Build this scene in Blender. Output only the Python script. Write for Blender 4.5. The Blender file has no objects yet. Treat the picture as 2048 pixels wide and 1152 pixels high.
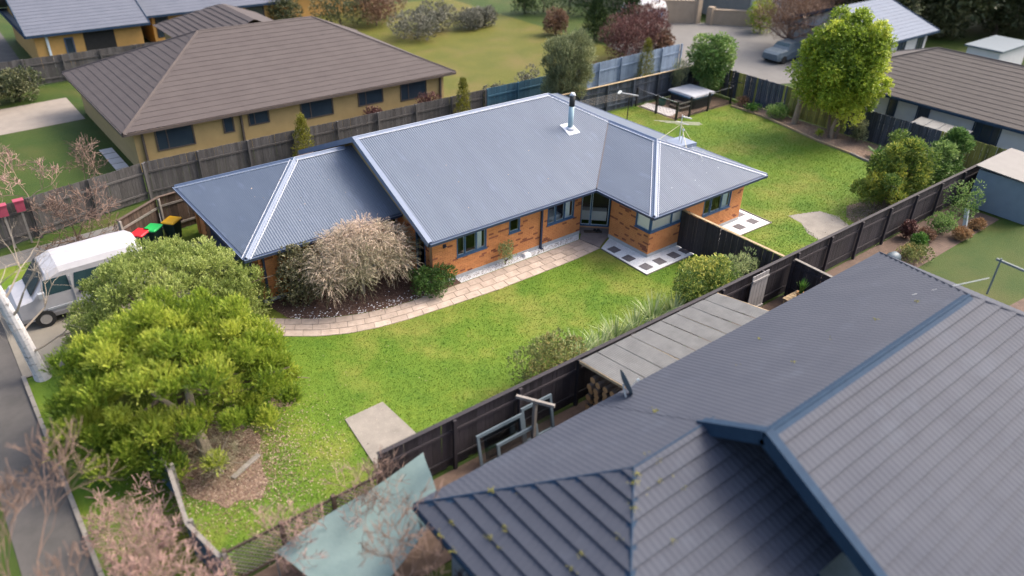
import bpy, math, random
import numpy as np
from mathutils import Vector, Matrix

# ------------------------------------------------------------------ camera
SC = bpy.context.scene
COL = SC.collection
CAM_P = (-11.023, -22.0598, 15.9412)
yaw, pit, rol = 0.6845, 0.5501, 0.0286
fw = Vector((math.sin(yaw)*math.cos(pit), math.cos(yaw)*math.cos(pit), -math.sin(pit)))
rr = Vector((math.cos(yaw), -math.sin(yaw), 0)); uu = rr.cross(fw)
r2 = rr*math.cos(rol)+uu*math.sin(rol); u2 = -rr*math.sin(rol)+uu*math.cos(rol)
cd = bpy.data.cameras.new('camera'); cam = bpy.data.objects.new('camera', cd); COL.objects.link(cam)
mw = Matrix((r2, u2, -fw)).transposed().to_4x4(); mw.translation = CAM_P
cam.matrix_world = mw
cd.sensor_width = 36.0; cd.lens = 1521.89/2048*36.0
cd.clip_start = 0.1; cd.clip_end = 1500
cd.dof.use_dof = True; cd.dof.focus_distance = 31.0; cd.dof.aperture_fstop = 0.175
SC.camera = cam
# ------------------------------------------------------------------ sky, sun, exposure
W = bpy.data.worlds.new('World'); SC.world = W; W.use_nodes = True
nt = W.node_tree; nt.nodes.clear()
sky = nt.nodes.new('ShaderNodeTexSky'); sky.sky_type = 'NISHITA'; sky.sun_disc = False
SUN_EL, SUN_AZ = math.radians(48), math.radians(103)      # azimuth measured from +Y towards +X
sky.sun_elevation = SUN_EL; sky.sun_rotation = SUN_AZ
sky.air_density = 1.0; sky.dust_density = 7.0; sky.ozone_density = 1.0
bg = nt.nodes.new('ShaderNodeBackground'); bg.inputs[1].default_value = 0.15
wo = nt.nodes.new('ShaderNodeOutputWorld')
nt.links.new(sky.outputs[0], bg.inputs[0]); nt.links.new(bg.outputs[0], wo.inputs[0])
sd = bpy.data.lights.new('sun', 'SUN'); sd.energy = 0.75; sd.angle = math.radians(24); sd.color = (1.0, 0.95, 0.87)
so = bpy.data.objects.new('sun', sd); COL.objects.link(so); so.location = (0, 0, 60)
sdir = Vector((math.sin(SUN_AZ)*math.cos(SUN_EL), math.cos(SUN_AZ)*math.cos(SUN_EL), math.sin(SUN_EL)))
so.rotation_euler = sdir.to_track_quat('Z', 'Y').to_euler()
SC.view_settings.view_transform = 'Standard'; SC.view_settings.look = 'None'
SC.view_settings.exposure = 1.56; SC.view_settings.gamma = 1.0; SC.view_settings.use_curve_mapping = False
SC.cycles.use_denoising = True
SC.cycles.max_bounces = 8; SC.cycles.transparent_max_bounces = 12
SC.cycles.sample_clamp_indirect = 6.0

RNG = np.random.default_rng(11); random.seed(11)
V3 = lambda *a: np.array(a, float)
def nrm(v):
    v = np.asarray(v, float); n = np.linalg.norm(v, axis=-1, keepdims=True); return v/np.maximum(n, 1e-9)

# ------------------------------------------------------------------ materials
MATS = {}
def mat(name, c1, c2=None, scale=3.0, rough=0.8, bump=0.0, bscale=40.0, metal=0.0, spec=0.4, rnd=0.0, c3=None, c3scale=None, c3amt=0.5, stretch=None, detail=6.0):
    """Principled material; colour wanders between c1 and c2 by world-space noise, c3 is added in blotches, rnd varies value per object."""
    m = bpy.data.materials.new(name); m.use_nodes = True; MATS[name] = m
    t = m.node_tree; N = t.nodes; L = t.links; p = N['Principled BSDF']
    p.inputs['Roughness'].default_value = rough; p.inputs['Metallic'].default_value = metal
    p.inputs['Specular IOR Level'].default_value = spec
    geo = N.new('ShaderNodeNewGeometry'); vec = geo.outputs['Position']
    if stretch:
        mp = N.new('ShaderNodeMapping'); mp.inputs['Scale'].default_value = stretch
        L.new(vec, mp.inputs['Vector']); vec = mp.outputs[0]
    if c2 is None: c2 = tuple(x*0.8 for x in c1)
    def noise(s, d=detail):
        n = N.new('ShaderNodeTexNoise'); n.inputs['Scale'].default_value = s; n.inputs['Detail'].default_value = d
        n.inputs['Roughness'].default_value = 0.62; L.new(vec, n.inputs['Vector']); return n
    def ramp(src, lo, hi):
        r = N.new('ShaderNodeMapRange'); r.inputs['From Min'].default_value = lo; r.inputs['From Max'].default_value = hi
        L.new(src, r.inputs['Value']); return r.outputs[0]
    mx = N.new('ShaderNodeMix'); mx.data_type = 'RGBA'
    mx.inputs[6].default_value = (*c1, 1); mx.inputs[7].default_value = (*c2, 1)
    L.new(ramp(noise(scale).outputs[0], .33, .67), mx.inputs[0]); out = mx.outputs[2]
    if c3 is not None:
        m3 = N.new('ShaderNodeMix'); m3.data_type = 'RGBA'; m3.inputs[7].default_value = (*c3, 1)
        k = ramp(noise(c3scale or scale*3).outputs[0], .56, .70)
        mm = N.new('ShaderNodeMath'); mm.operation = 'MULTIPLY'; mm.inputs[1].default_value = c3amt; L.new(k, mm.inputs[0])
        L.new(mm.outputs[0], m3.inputs[0]); L.new(out, m3.inputs[6]); out = m3.outputs[2]
    if rnd:
        oi = N.new('ShaderNodeObjectInfo'); hs = N.new('ShaderNodeHueSaturation')
        mr = N.new('ShaderNodeMapRange'); mr.inputs['To Min'].default_value = 1-rnd; mr.inputs['To Max'].default_value = 1+rnd
        L.new(oi.outputs['Random'], mr.inputs['Value']); L.new(mr.outputs[0], hs.inputs['Value']); L.new(out, hs.inputs['Color']); out = hs.outputs[0]
    L.new(out, p.inputs['Base Color'])
    if bump:
        b = N.new('ShaderNodeBump'); b.inputs['Strength'].default_value = min(bump, 1.0); b.inputs['Distance'].default_value = 0.02
        L.new(noise(bscale).outputs[0], b.inputs['Height']); L.new(b.outputs[0], p.inputs['Normal'])
    return m
def leafmat(name, dark, mid, light, trans=0.25, rough=0.5, spec=0.35):
    m = bpy.data.materials.new(name); m.use_nodes = True; MATS[name] = m
    t = m.node_tree; N = t.nodes; L = t.links; p = N['Principled BSDF']; o = N['Material Output']
    a = N.new('ShaderNodeAttribute'); a.attribute_name = 'tint'
    cr = N.new('ShaderNodeValToRGB'); e = cr.color_ramp.elements
    e[0].position = 0.0; e[0].color = (*dark, 1); e[1].position = 1.0; e[1].color = (*light, 1)
    x = cr.color_ramp.elements.new(0.5); x.color = (*mid, 1)
    L.new(a.outputs['Fac'], cr.inputs[0]); L.new(cr.outputs[0], p.inputs['Base Color'])
    p.inputs['Roughness'].default_value = rough; p.inputs['Specular IOR Level'].default_value = spec
    tr = N.new('ShaderNodeBsdfTranslucent'); L.new(cr.outputs[0], tr.inputs[0])
    mx = N.new('ShaderNodeMixShader'); mx.inputs[0].default_value = trans
    L.new(p.outputs[0], mx.inputs[1]); L.new(tr.outputs[0], mx.inputs[2]); L.new(mx.outputs[0], o.inputs[0])
    return m
def glassmat(name, tint=(1.0, 1.0, 1.0), gloss=0.0):
    m = bpy.data.materials.new(name); m.use_nodes = True; MATS[name] = m
    t = m.node_tree; N = t.nodes; L = t.links; N.remove(N['Principled BSDF']); o = N['Material Output']
    g = N.new('ShaderNodeBsdfGlossy'); g.inputs['Roughness'].default_value = 0.03; g.inputs[0].default_value = (.9, .95, 1, 1)
    tr = N.new('ShaderNodeBsdfTransparent'); tr.inputs[0].default_value = (*tint, 1)
    fr = N.new('ShaderNodeFresnel'); fr.inputs[0].default_value = 1.5
    ad = N.new('ShaderNodeMath'); ad.operation = 'ADD'; ad.inputs[1].default_value = gloss*.25; L.new(fr.outputs[0], ad.inputs[0])
    mx = N.new('ShaderNodeMixShader'); L.new(ad.outputs[0], mx.inputs[0]); L.new(tr.outputs[0], mx.inputs[1]); L.new(g.outputs[0], mx.inputs[2])
    L.new(mx.outputs[0], o.inputs[0]); return m
def grassmat(name, a, b, c, dry, dryamt=.6):
    """lawn colour: two scales of noise between greens, plus dry yellow patches and single-blade tint"""
    m = bpy.data.materials.new(name); m.use_nodes = True; MATS[name] = m
    t = m.node_tree; N = t.nodes; L = t.links; p = N['Principled BSDF']
    p.inputs['Roughness'].default_value = .75; p.inputs['Specular IOR Level'].default_value = .15
    geo = N.new('ShaderNodeNewGeometry')
    def noise(s, d, lo, hi):
        n = N.new('ShaderNodeTexNoise'); n.inputs['Scale'].default_value = s; n.inputs['Detail'].default_value = d; n.inputs['Roughness'].default_value = .6
        L.new(geo.outputs['Position'], n.inputs['Vector'])
        r = N.new('ShaderNodeMapRange'); r.inputs['From Min'].default_value = lo; r.inputs['From Max'].default_value = hi
        L.new(n.outputs[0], r.inputs['Value']); return r.outputs[0]
    def mix(fac, x, y):
        k = N.new('ShaderNodeMix'); k.data_type = 'RGBA'
        if fac is not None: L.new(fac, k.inputs[0])
        for i, q in ((6, x), (7, y)):
            if isinstance(q, tuple): k.inputs[i].default_value = (*q, 1)
            else: L.new(q, k.inputs[i])
        return k
    k1 = mix(noise(.55, 4, .35, .65), a, b).outputs[2]
    k2 = mix(noise(5, 6, .38, .66), k1, c)
    mlt = N.new('ShaderNodeMath'); mlt.operation = 'MULTIPLY'; mlt.inputs[1].default_value = dryamt; L.new(noise(.27, 8, .49, .68), mlt.inputs[0])
    k3 = mix(mlt.outputs[0], k2.outputs[2], dry)
    at = N.new('ShaderNodeAttribute'); at.attribute_name = 'tint'
    hs = N.new('ShaderNodeHueSaturation'); mr = N.new('ShaderNodeMapRange')
    mr.inputs['To Min'].default_value = .84; mr.inputs['To Max'].default_value = 1.3
    L.new(at.outputs['Fac'], mr.inputs['Value']); L.new(mr.outputs[0], hs.inputs['Value']); L.new(k3.outputs[2], hs.inputs['Color'])
    L.new(hs.outputs[0], p.inputs['Base Color'])
    n = N.new('ShaderNodeTexNoise'); n.inputs['Scale'].default_value = 30; n.inputs['Detail'].default_value = 6; L.new(geo.outputs['Position'], n.inputs['Vector'])
    bb = N.new('ShaderNodeBump'); bb.inputs['Strength'].default_value = .8; bb.inputs['Distance'].default_value = .04
    L.new(n.outputs[0], bb.inputs['Height']); L.new(bb.outputs[0], p.inputs['Normal'])
    return m

grassmat('lawn', (.070, .143, .014), (.150, .210, .022), (.108, .184, .019), (.27, .235, .065), .6)
grassmat('verge', (.030, .062, .010), (.055, .080, .014), (.045, .072, .013), (.085, .080, .025), .5)
grassmat('paddock', (.085, .095, .014), (.125, .118, .020), (.10, .105, .018), (.16, .12, .045), .6)
mat('brick_orange', (.62, .265, .100), (.54, .215, .076), 2.2, .85, .5, 60, rnd=.10, c3=(.36, .10, .04), c3scale=9, c3amt=.6)
mat('brick_dark', (.32, .115, .058), (.22, .075, .042), 6, .85, .5, 60, rnd=.2)
mat('mortar', (.46, .27, .15), (.40, .21, .11), 20, .95, .4, 80)
mat('foundation', (.42, .43, .43), (.33, .34, .35), 4, .9, .3, 50)
mat('roof_blue', (.092, .116, .158), (.079, .101, .141), 1.1, .48, 0, spec=.33, c3=(.125, .155, .22), c3scale=2.2, c3amt=.5, stretch=(1.6, .35, .35))
mat('cap_blue', (.145, .18, .255), (.125, .16, .23), 3, .4, spec=.4)
mat('gutter_navy', (.030, .045, .085), (.024, .036, .07), 6, .4)
mat('frame_blue', (.045, .105, .20), (.04, .09, .17), 8, .4)
mat('frame_white', (.62, .70, .74), (.55, .62, .66), 8, .5)
mat('soffit', (.20, .22, .25), (.16, .18, .2), 4, .8)
mat('interior', (.055, .042, .034), (.03, .025, .022), 2, .9)
mat('curtain', (.80, .86, .86), (.70, .78, .78), 6, .9)
mat('blind', (.88, .86, .77), (.84, .81, .71), 4, .85)
glassmat('pane')
glassmat('pane_dark', (.35, .42, .48), .5)
mat('fence_black', (.020, .017, .022), (.034, .028, .032), 5, .75, .4, 30, rnd=.35, stretch=(6, 6, .6))
mat('fence_navy', (.024, .034, .052), (.045, .055, .072), 5, .8, .4, 30, rnd=.45, c3=(.13, .14, .15), c3scale=7, c3amt=.5, stretch=(6, 6, .4))
mat('fence_moss', (.23, .235, .045), (.10, .11, .04), 4, .9, .4, 30, rnd=.35, stretch=(5, 5, .5))
mat('fence_brown', (.055, .038, .028), (.09, .06, .045), 5, .9, .4, 30, rnd=.4, stretch=(6, 6, .6))
mat('fence_grey', (.082, .078, .077), (.055, .05, .049), 3, .9, .5, 25, rnd=.28, c3=(.17, .165, .16), c3scale=6, c3amt=.6, stretch=(4, 4, .5))
mat('fence_paleblue', (.19, .25, .34), (.15, .20, .28), 3, .8, rnd=.15)
mat('fence_teal', (.035, .10, .15), (.03, .08, .12), 3, .8, rnd=.15)
mat('timber_raw', (.36, .27, .16), (.26, .19, .11), 6, .85, .3, 40, rnd=.15)
mat('timber_grey', (.22, .20, .18), (.15, .135, .12), 6, .9, .3, 40, rnd=.15)
mat('concrete', (.235, .212, .182), (.175, .157, .135), 1.7, .9, .5, 60, c3=(.29, .265, .23), c3scale=11, c3amt=.5)
mat('slab_stamped', (.40, .325, .27), (.30, .24, .195), 2.5, .85, .6, 35, rnd=.10, c3=(.19, .155, .135), c3scale=6.5, c3amt=.55)
mat('joint', (.23, .185, .15), (.18, .145, .12), 9, .95)
mat('porch', (.17, .14, .135), (.24, .20, .185), 3, .7, .3, 30)
mat('gravel_white', (.66, .67, .68), (.52, .53, .54), 18, .9, .9, 55, c3=(.38, .37, .36), c3scale=42, c3amt=.8)
mat('paver_dark', (.125, .115, .125), (.09, .083, .09), 7, .85, .4, 50, rnd=.15)
mat('mulch', (.105, .060, .045), (.060, .034, .026), 7, .95, 1, 30, c3=(.19, .12, .085), c3scale=22, c3amt=.8)
mat('mulch_light', (.21, .145, .105), (.13, .088, .065), 7, .95, 1, 30, c3=(.30, .22, .16), c3scale=22, c3amt=.8)
mat('chip', (.20, .12, .085), (.12, .07, .05), 14, .9)
mat('chip_light', (.42, .33, .25), (.32, .24, .18), 14, .9)
mat('pebble', (.72, .72, .74), (.6, .6, .62), 14, .8)
mat('asphalt', (.085, .078, .072), (.06, .056, .052), 1.2, .9, .5, 50)
mat('drive', (.20, .18, .145), (.155, .14, .115), 1.0, .9, .4, 50)
mat('drive_grey', (.135, .13, .124), (.11, .106, .10), .6, .9, .4, 50)
mat('gravel_drive', (.23, .20, .17), (.19, .165, .14), 1.5, .95, .5, 50)
mat('soil', (.125, .085, .065), (.085, .058, .045), 3, .95, .8, 25)
mat('tile_slate', (.050, .056, .074), (.042, .048, .066), .8, .7, .12, 60, spec=.2, rnd=.035, c3=(.062, .072, .095), c3scale=.9, c3amt=.5)
mat('tile_trim', (.022, .044, .078), (.018, .036, .066), 4, .75, spec=.12)
mat('moss', (.24, .22, .03), (.15, .15, .03), 30, 1)
mat('tile_brown', (.068, .056, .054), (.058, .047, .046), 1.2, .85, .2, 40)
mat('tile_brown_pale', (.066, .056, .051), (.056, .047, .043), 1.2, .8, .2, 40)
mat('roof_greyblue', (.105, .115, .145), (.09, .10, .128), 1, .7, spec=.2)
mat('roof_steel', (.085, .115, .17), (.075, .10, .15), 1, .6, spec=.25)
mat('wall_cream', (.36, .255, .115), (.31, .22, .10), 2, .85, .2, 40)
mat('wall_yellow', (.46, .27, .085), (.39, .23, .075), 2, .85, .2, 40)
mat('wall_white', (.50, .505, .52), (.46, .465, .48), 2, .8)
mat('wall_sand', (.33, .26, .19), (.28, .22, .16), 2, .85)
mat('trim_brown', (.085, .065, .055), (.07, .055, .05), 5, .6)
mat('glass_dull', (.022, .035, .052), (.03, .045, .062), 1.5, .12, spec=.6)
mat('door_grey', (.22, .215, .20), (.19, .185, .175), 2, .6)
mat('plastic_green', (.012, .032, .028), (.010, .026, .022), 8, .45)
mat('lid_yellow', (.80, .42, .01), (.74, .37, .01), 8, .4)
mat('lid_green', (.02, .42, .09), (.018, .36, .08), 8, .4)
mat('lid_red', (.55, .02, .03), (.5, .02, .03), 8, .4)
mat('rubber', (.012, .012, .012), (.02, .02, .02), 8, .8)
mat('label_white', (.8, .8, .8), (.75, .75, .75), 8, .6)
mat('van_white', (.36, .355, .37), (.31, .305, .32), 3, .4, spec=.5)
mat('van_grey', (.30, .32, .34), (.26, .28, .30), 3, .35, spec=.5)
mat('van_glass', (.02, .045, .055), (.03, .06, .07), 2, .08, spec=.7)
mat('chrome', (.55, .57, .6), (.5, .5, .53), 4, .25, metal=.9)
mat('lamp_glass', (.6, .6, .58), (.5, .5, .5), 4, .2)
mat('alu', (.62, .62, .58), (.5, .5, .48), 9, .4, metal=.3)
mat('alu_gold', (.55, .52, .36), (.5, .46, .3), 9, .4, metal=.3)
mat('flue_blue', (.30, .42, .48), (.26, .37, .43), 5, .45)
mat('flue_black', (.02, .022, .025), (.03, .03, .032), 9, .6)
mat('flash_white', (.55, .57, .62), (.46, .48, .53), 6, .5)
mat('spa_cover', (.34, .35, .38), (.29, .30, .33), 3, .6, .2, 60)
mat('spa_rim', (.03, .13, .26), (.025, .11, .22), 5, .3)
mat('spa_side', (.014, .017, .024), (.022, .025, .032), 5, .5)
mat('iron_black', (.012, .012, .014), (.016, .016, .018), 9, .45)
mat('step_brown', (.10, .075, .055), (.075, .055, .04), 6, .8)
mat('pad_pale', (.46, .43, .42), (.40, .375, .37), 3, .85)
mat('tub_green', (.03, .10, .075), (.03, .085, .06), 8, .5)
mat('shed_blue', (.165, .215, .26), (.145, .19, .235), 3, .55)
mat('shed_roof', (.14, .132, .125), (.12, .113, .107), 2, .6)
mat('clear_roof', (.15, .15, .145), (.11, .11, .107), 2, .6, spec=.2, c3=(.15, .145, .14), c3scale=3, c3amt=.4)
mat('log_end', (.36, .20, .085), (.28, .15, .06), 12, .9, rnd=.25)
mat('log_bark', (.09, .065, .05), (.06, .045, .035), 12, .95, rnd=.2)
mat('teal_cloth', (.13, .185, .18), (.10, .15, .148), 1.6, .8, .3, 12)
mat('dish_grey', (.095, .125, .15), (.08, .108, .13), 8, .5)
mat('dish_pale', (.42, .48, .50), (.38, .43, .45), 8, .5)
mat('screen_panel', (.27, .255, .25), (.23, .22, .215), 3, .8)
mat('pink_red', (.30, .05, .085), (.25, .04, .07), 6, .6)
mat('bark', (.16, .125, .095), (.10, .078, .06), 9, .95, .8, 25, stretch=(3, 3, .6))
mat('bark_pale', (.30, .25, .19), (.21, .17, .125), 9, .95, .8, 25, stretch=(3, 3, .6))
mat('bark_birch', (.50, .49, .50), (.40, .39, .40), 6, .9, .5, 25, c3=(.10, .09, .085), c3scale=5, c3amt=.9, stretch=(1, 1, 2.2))
mat('twig_pink', (.36, .235, .20), (.29, .185, .155), 4, .9)
mat('twig_brown', (.20, .135, .105), (.15, .10, .08), 4, .9)
mat('twig_dark', (.10, .066, .058), (.075, .05, .045), 4, .9)
mat('twig_grey', (.30, .255, .20), (.22, .185, .145), 4, .9)
leafmat('leaf_bright', (.055, .105, .014), (.215, .305, .030), (.52, .56, .095), .42)
leafmat('leaf_greyolive', (.080, .125, .026), (.26, .325, .080), (.49, .53, .18), .35)
leafmat('leaf_weeping', (.10, .115, .05), (.29, .255, .165), (.56, .43, .34), .2)
leafmat('leaf_broadgrey', (.07, .075, .033), (.18, .17, .09), (.33, .29, .18), .2)
leafmat('leaf_box', (.022, .055, .012), (.065, .135, .026), (.13, .23, .05), .2)
leafmat('leaf_camellia', (.040, .095, .020), (.17, .25, .05), (.60, .55, .13), .25)
leafmat('leaf_hebe', (.11, .16, .065), (.28, .345, .135), (.47, .50, .23), .25)
leafmat('leaf_rose', (.070, .10, .03), (.20, .235, .075), (.44, .33, .13), .25)
leafmat('leaf_flax', (.08, .14, .035), (.22, .30, .11), (.55, .56, .33), .3)
leafmat('leaf_lime', (.085, .150, .015), (.28, .38, .035), (.60, .62, .085), .38)
leafmat('leaf_wattle', (.045, .095, .024), (.155, .235, .045), (.48, .45, .07), .35)
leafmat('leaf_dense', (.035, .090, .020), (.115, .215, .05), (.32, .42, .14), .32)
leafmat('leaf_olive', (.065, .085, .042), (.19, .215, .105), (.38, .40, .21), .25)
leafmat('leaf_yellowcon', (.06, .075, .008), (.15, .155, .012), (.27, .235, .018), .15)
leafmat('leaf_conifer', (.014, .032, .010), (.035, .065, .014), (.075, .11, .022), .1)
leafmat('leaf_far', (.028, .042, .018), (.075, .09, .038), (.16, .155, .075), .2)
leafmat('leaf_greybush', (.07, .075, .055), (.15, .15, .115), (.25, .235, .18), .1)
leafmat('leaf_redbush', (.045, .018, .017), (.115, .048, .043), (.20, .095, .08), .15)
leafmat('leaf_brown', (.09, .055, .035), (.19, .11, .07), (.28, .17, .10), .15)
leafmat('leaf_fern', (.02, .07, .012), (.06, .16, .025), (.16, .28, .05), .2)
leafmat('leaf_dry', (.17, .10, .05), (.33, .19, .085), (.48, .33, .17), .1)

# ------------------------------------------------------------------ builders
def tag(o, label=None, cat=None, group=None, kind=None):
    if label: o['label'] = label
    if cat: o['category'] = cat
    if group: o['group'] = group
    if kind: o['kind'] = kind
    return o
def thing(name, label, cat, loc=(0, 0, 0), group=None, rotz=0.0):
    o = bpy.data.objects.new(name, None); COL.objects.link(o); o.location = loc; o.rotation_euler = (0, 0, rotz)
    o.empty_display_size = .2
    return tag(o, label, cat, group)
def world_off(o):
    p = V3(0, 0, 0)
    while o is not None: p = p+np.array(o.location); o = o.parent
    return p
def link(name, me, parent=None, loc=None, rotz=0.0):
    o = bpy.data.objects.new(name, me); COL.objects.link(o)
    if parent is not None: o.parent = parent
    if loc is not None: o.location = loc
    if rotz: o.rotation_euler = (0, 0, rotz)
    return o
class MB:
    def __init__(s): s.v = []; s.f = []; s.m = []
    def add(s, vs, fs, m=0):
        b = len(s.v); s.v += [tuple(map(float, p)) for p in vs]; s.f += [tuple(b+i for i in f) for f in fs]; s.m += [m]*len(fs); return s
    def box(s, x0, x1, y0, y1, z0, z1, m=0):
        return s.add([(x0,y0,z0),(x1,y0,z0),(x1,y1,z0),(x0,y1,z0),(x0,y0,z1),(x1,y0,z1),(x1,y1,z1),(x0,y1,z1)],
                     [(0,3,2,1),(4,5,6,7),(0,1,5,4),(1,2,6,5),(2,3,7,6),(3,0,4,7)], m)
    def bar(s, p0, p1, w, h, m=0, up=(0, 0, 1)):
        """box beam from p0 to p1, w across, h along up (centred)"""
        p0 = np.array(p0, float); p1 = np.array(p1, float); d = nrm(p1-p0); up = np.array(up, float)
        a = np.cross(d, up)
        if np.linalg.norm(a) < 1e-6: a = np.cross(d, (1, 0, 0))
        a = nrm(a); b = np.cross(a, d); a = a*w/2; b = b*h/2
        vs = [p0-a-b, p0+a-b, p0+a+b, p0-a+b, p1-a-b, p1+a-b, p1+a+b, p1-a+b]
        return s.add(vs, [(0,1,2,3),(7,6,5,4),(0,4,5,1),(1,5,6,2),(2,6,7,3),(3,7,4,0)], m)
    def tube(s, p0, p1, r0, r1=None, n=8, m=0, caps=True):
        r1 = r0 if r1 is None else r1
        p0 = np.array(p0, float); p1 = np.array(p1, float); d = nrm(p1-p0)
        a = np.cross(d, (0, 0, 1)); a = np.cross(d, (1, 0, 0)) if np.linalg.norm(a) < 1e-3 else a
        a = nrm(a); b = np.cross(d, a); vs = []
        for p, r in ((p0, r0), (p1, r1)):
            for i in range(n):
                t = 2*math.pi*i/n; vs.append(p+r*(math.cos(t)*a+math.sin(t)*b))
        fs = [(i, n+i, n+(i+1) % n, (i+1) % n) for i in range(n)]
        if caps: fs += [tuple(range(n)), tuple(range(2*n-1, n-1, -1))]
        return s.add(vs, fs, m)
    def poly(s, pts, m=0): return s.add(pts, [tuple(range(len(pts)))], m)
    def slab(s, pts, z0, z1, m=0):
        n = len(pts); vs = [(p[0], p[1], z0) for p in pts]+[(p[0], p[1], z1) for p in pts]
        return s.add(vs, [tuple(range(n-1, -1, -1)), tuple(range(n, 2*n))]+[(i, (i+1) % n, n+(i+1) % n, n+i) for i in range(n)], m)
    def mesh(s, name, mats, off=(0, 0, 0), smooth=False):
        me = bpy.data.meshes.new(name); v = np.array(s.v, float)-np.array(off, float)
        me.from_pydata([tuple(p) for p in v], [], s.f)
        for q in (mats if isinstance(mats, (list, tuple)) else [mats]): me.materials.append(MATS[q])
        if len(set(s.m)) > 1: me.polygons.foreach_set('material_index', np.array(s.m, dtype=np.int32))
        if smooth: me.polygons.foreach_set('use_smooth', np.ones(len(me.polygons), dtype=bool))
        me.update(); return me
    def build(s, name, mats, parent=None, smooth=False, **kw):
        """vertices are in world coordinates; the object sits under its parent"""
        me = s.mesh(name, mats, world_off(parent) if parent is not None else (0, 0, 0), smooth)
        o = link(name, me, parent)
        if kw: tag(o, **kw)
        return o
def struct(name, mb, mats, **kw): return mb.build(name, mats, None, kind='structure', **kw)

def quads_object(name, P, matname, parent=None, tint=None, **kw):
    """P: (N,4,3) world quads -> one mesh object with a per-face tint"""
    n = len(P); off = world_off(parent) if parent is not None else V3(0, 0, 0)
    me = bpy.data.meshes.new(name); me.vertices.add(4*n); me.vertices.foreach_set('co', (P-off).reshape(-1).astype(np.float32))
    me.loops.add(4*n); me.loops.foreach_set('vertex_index', np.arange(4*n, dtype=np.int32))
    me.polygons.add(n); me.polygons.foreach_set('loop_start', np.arange(0, 4*n, 4, dtype=np.int32))
    if tint is not None:
        a = me.attributes.new('tint', 'FLOAT', 'FACE'); a.data.foreach_set('value', np.clip(tint, 0, 1).astype(np.float32))
    me.materials.append(MATS[matname]); me.update(calc_edges=True)
    o = link(name, me, parent)
    if kw: tag(o, **kw)
    return o
def leaf_quads(p, d, L, Wd, face=None):
    """diamond leaves at p pointing along d; face is the way the blades mostly look"""
    n = len(p); d = nrm(d); r = nrm(RNG.normal(size=(n, 3)))
    if face is not None: r = nrm(face+r*.75)
    s = nrm(np.cross(d, r))
    L = np.broadcast_to(L, (n,))[:, None]; Wd = np.broadcast_to(Wd, (n,))[:, None]
    mid = p+d*L*.45
    return np.stack([p, mid+s*Wd*.5, p+d*L, mid-s*Wd*.5], 1)
def seg_quads(segs, n=3):
    """list of (p0,p1,r0,r1) -> quads of n-sided tubes"""
    A = np.array([s[0] for s in segs], float); B = np.array([s[1] for s in segs], float)
    r0 = np.array([s[2] for s in segs])[:, None]; r1 = np.array([s[3] for s in segs])[:, None]
    d = nrm(B-A); ref = np.where(np.abs(d[:, 2:3]) > .9, V3(1, 0, 0), V3(0, 0, 1)); a = nrm(np.cross(d, ref)); b = np.cross(d, a); out = []
    for i in range(n):
        t0 = 2*math.pi*i/n; t1 = 2*math.pi*(i+1)/n
        e0 = math.cos(t0)*a+math.sin(t0)*b; e1 = math.cos(t1)*a+math.sin(t1)*b
        out.append(np.stack([A+e0*r0, A+e1*r0, B+e1*r1, B+e0*r1], 1))
    return np.concatenate(out, 0)
def wander(p0, p1, r0, r1, k=4, j=.12):
    p0 = np.array(p0, float); p1 = np.array(p1, float); L = np.linalg.norm(p1-p0); pts = [p0]
    for i in range(1, k): pts.append(p0+(p1-p0)*i/k+RNG.normal(size=3)*j*L*.35)
    pts.append(p1); rs = np.linspace(r0, r1, k+1)
    return [(pts[i], pts[i+1], rs[i], rs[i+1]) for i in range(k)]
def shoots(base, dirs, SL, per, L, Wd, droop=0., lean=.6, tint=None, face=None):
    n = len(base); t = np.tile((np.arange(per)+.6)/per, n); i = np.repeat(np.arange(n), per)
    SLn = (np.broadcast_to(SL, (n,))*RNG.uniform(.7, 1.25, n))[i]; D = nrm(dirs)[i]
    p = base[i]+D*(SLn*t)[:, None]; p[:, 2] -= droop*SLn*t*t
    dd = D.copy(); dd[:, 2] -= 2*droop*t
    dd = nrm(nrm(dd)*lean+nrm(RNG.normal(size=p.shape))*(1-lean))
    k = RNG.uniform(.75, 1.25, len(p))
    Q = leaf_quads(p, dd, L*k, Wd*k, None if face is None else face[i])
    T = None if tint is None else tint[i]+RNG.normal(size=len(p))*.13+.10*(t-.5)
    return Q, T
def clump_points(C, R, n, up_bias=.25, shell=.72):
    k = len(C); i = RNG.integers(0, k, n); d = RNG.normal(size=(n, 3)); d[:, 2] += up_bias; d = nrm(d)
    rad = RNG.uniform(shell, 1.0, n)[:, None]
    return C[i]+d*R[i]*rad, d, i
def ellipsoid_clumps(c, r, k, cr, flat_bottom=True, jit=.12):
    j = np.arange(k)+.5; ph = np.arccos(1-2*j/k); th = math.pi*(1+5**.5)*j
    d = np.stack([np.cos(th)*np.sin(ph), np.sin(th)*np.sin(ph), np.cos(ph)], 1)+RNG.normal(size=(k, 3))*jit
    r = np.array(r, float); m = r.mean(); s = RNG.uniform(.75, 1.25, k)
    C = np.array(c)+d*(r-cr*m*.75)*RNG.uniform(.78, 1.08, k)[:, None]
    R = np.ones((k, 3))*(cr*m*s)[:, None]
    C = np.concatenate([C, [np.array(c)]]); R = np.concatenate([R, [r*.45]])
    return C, R
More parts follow.
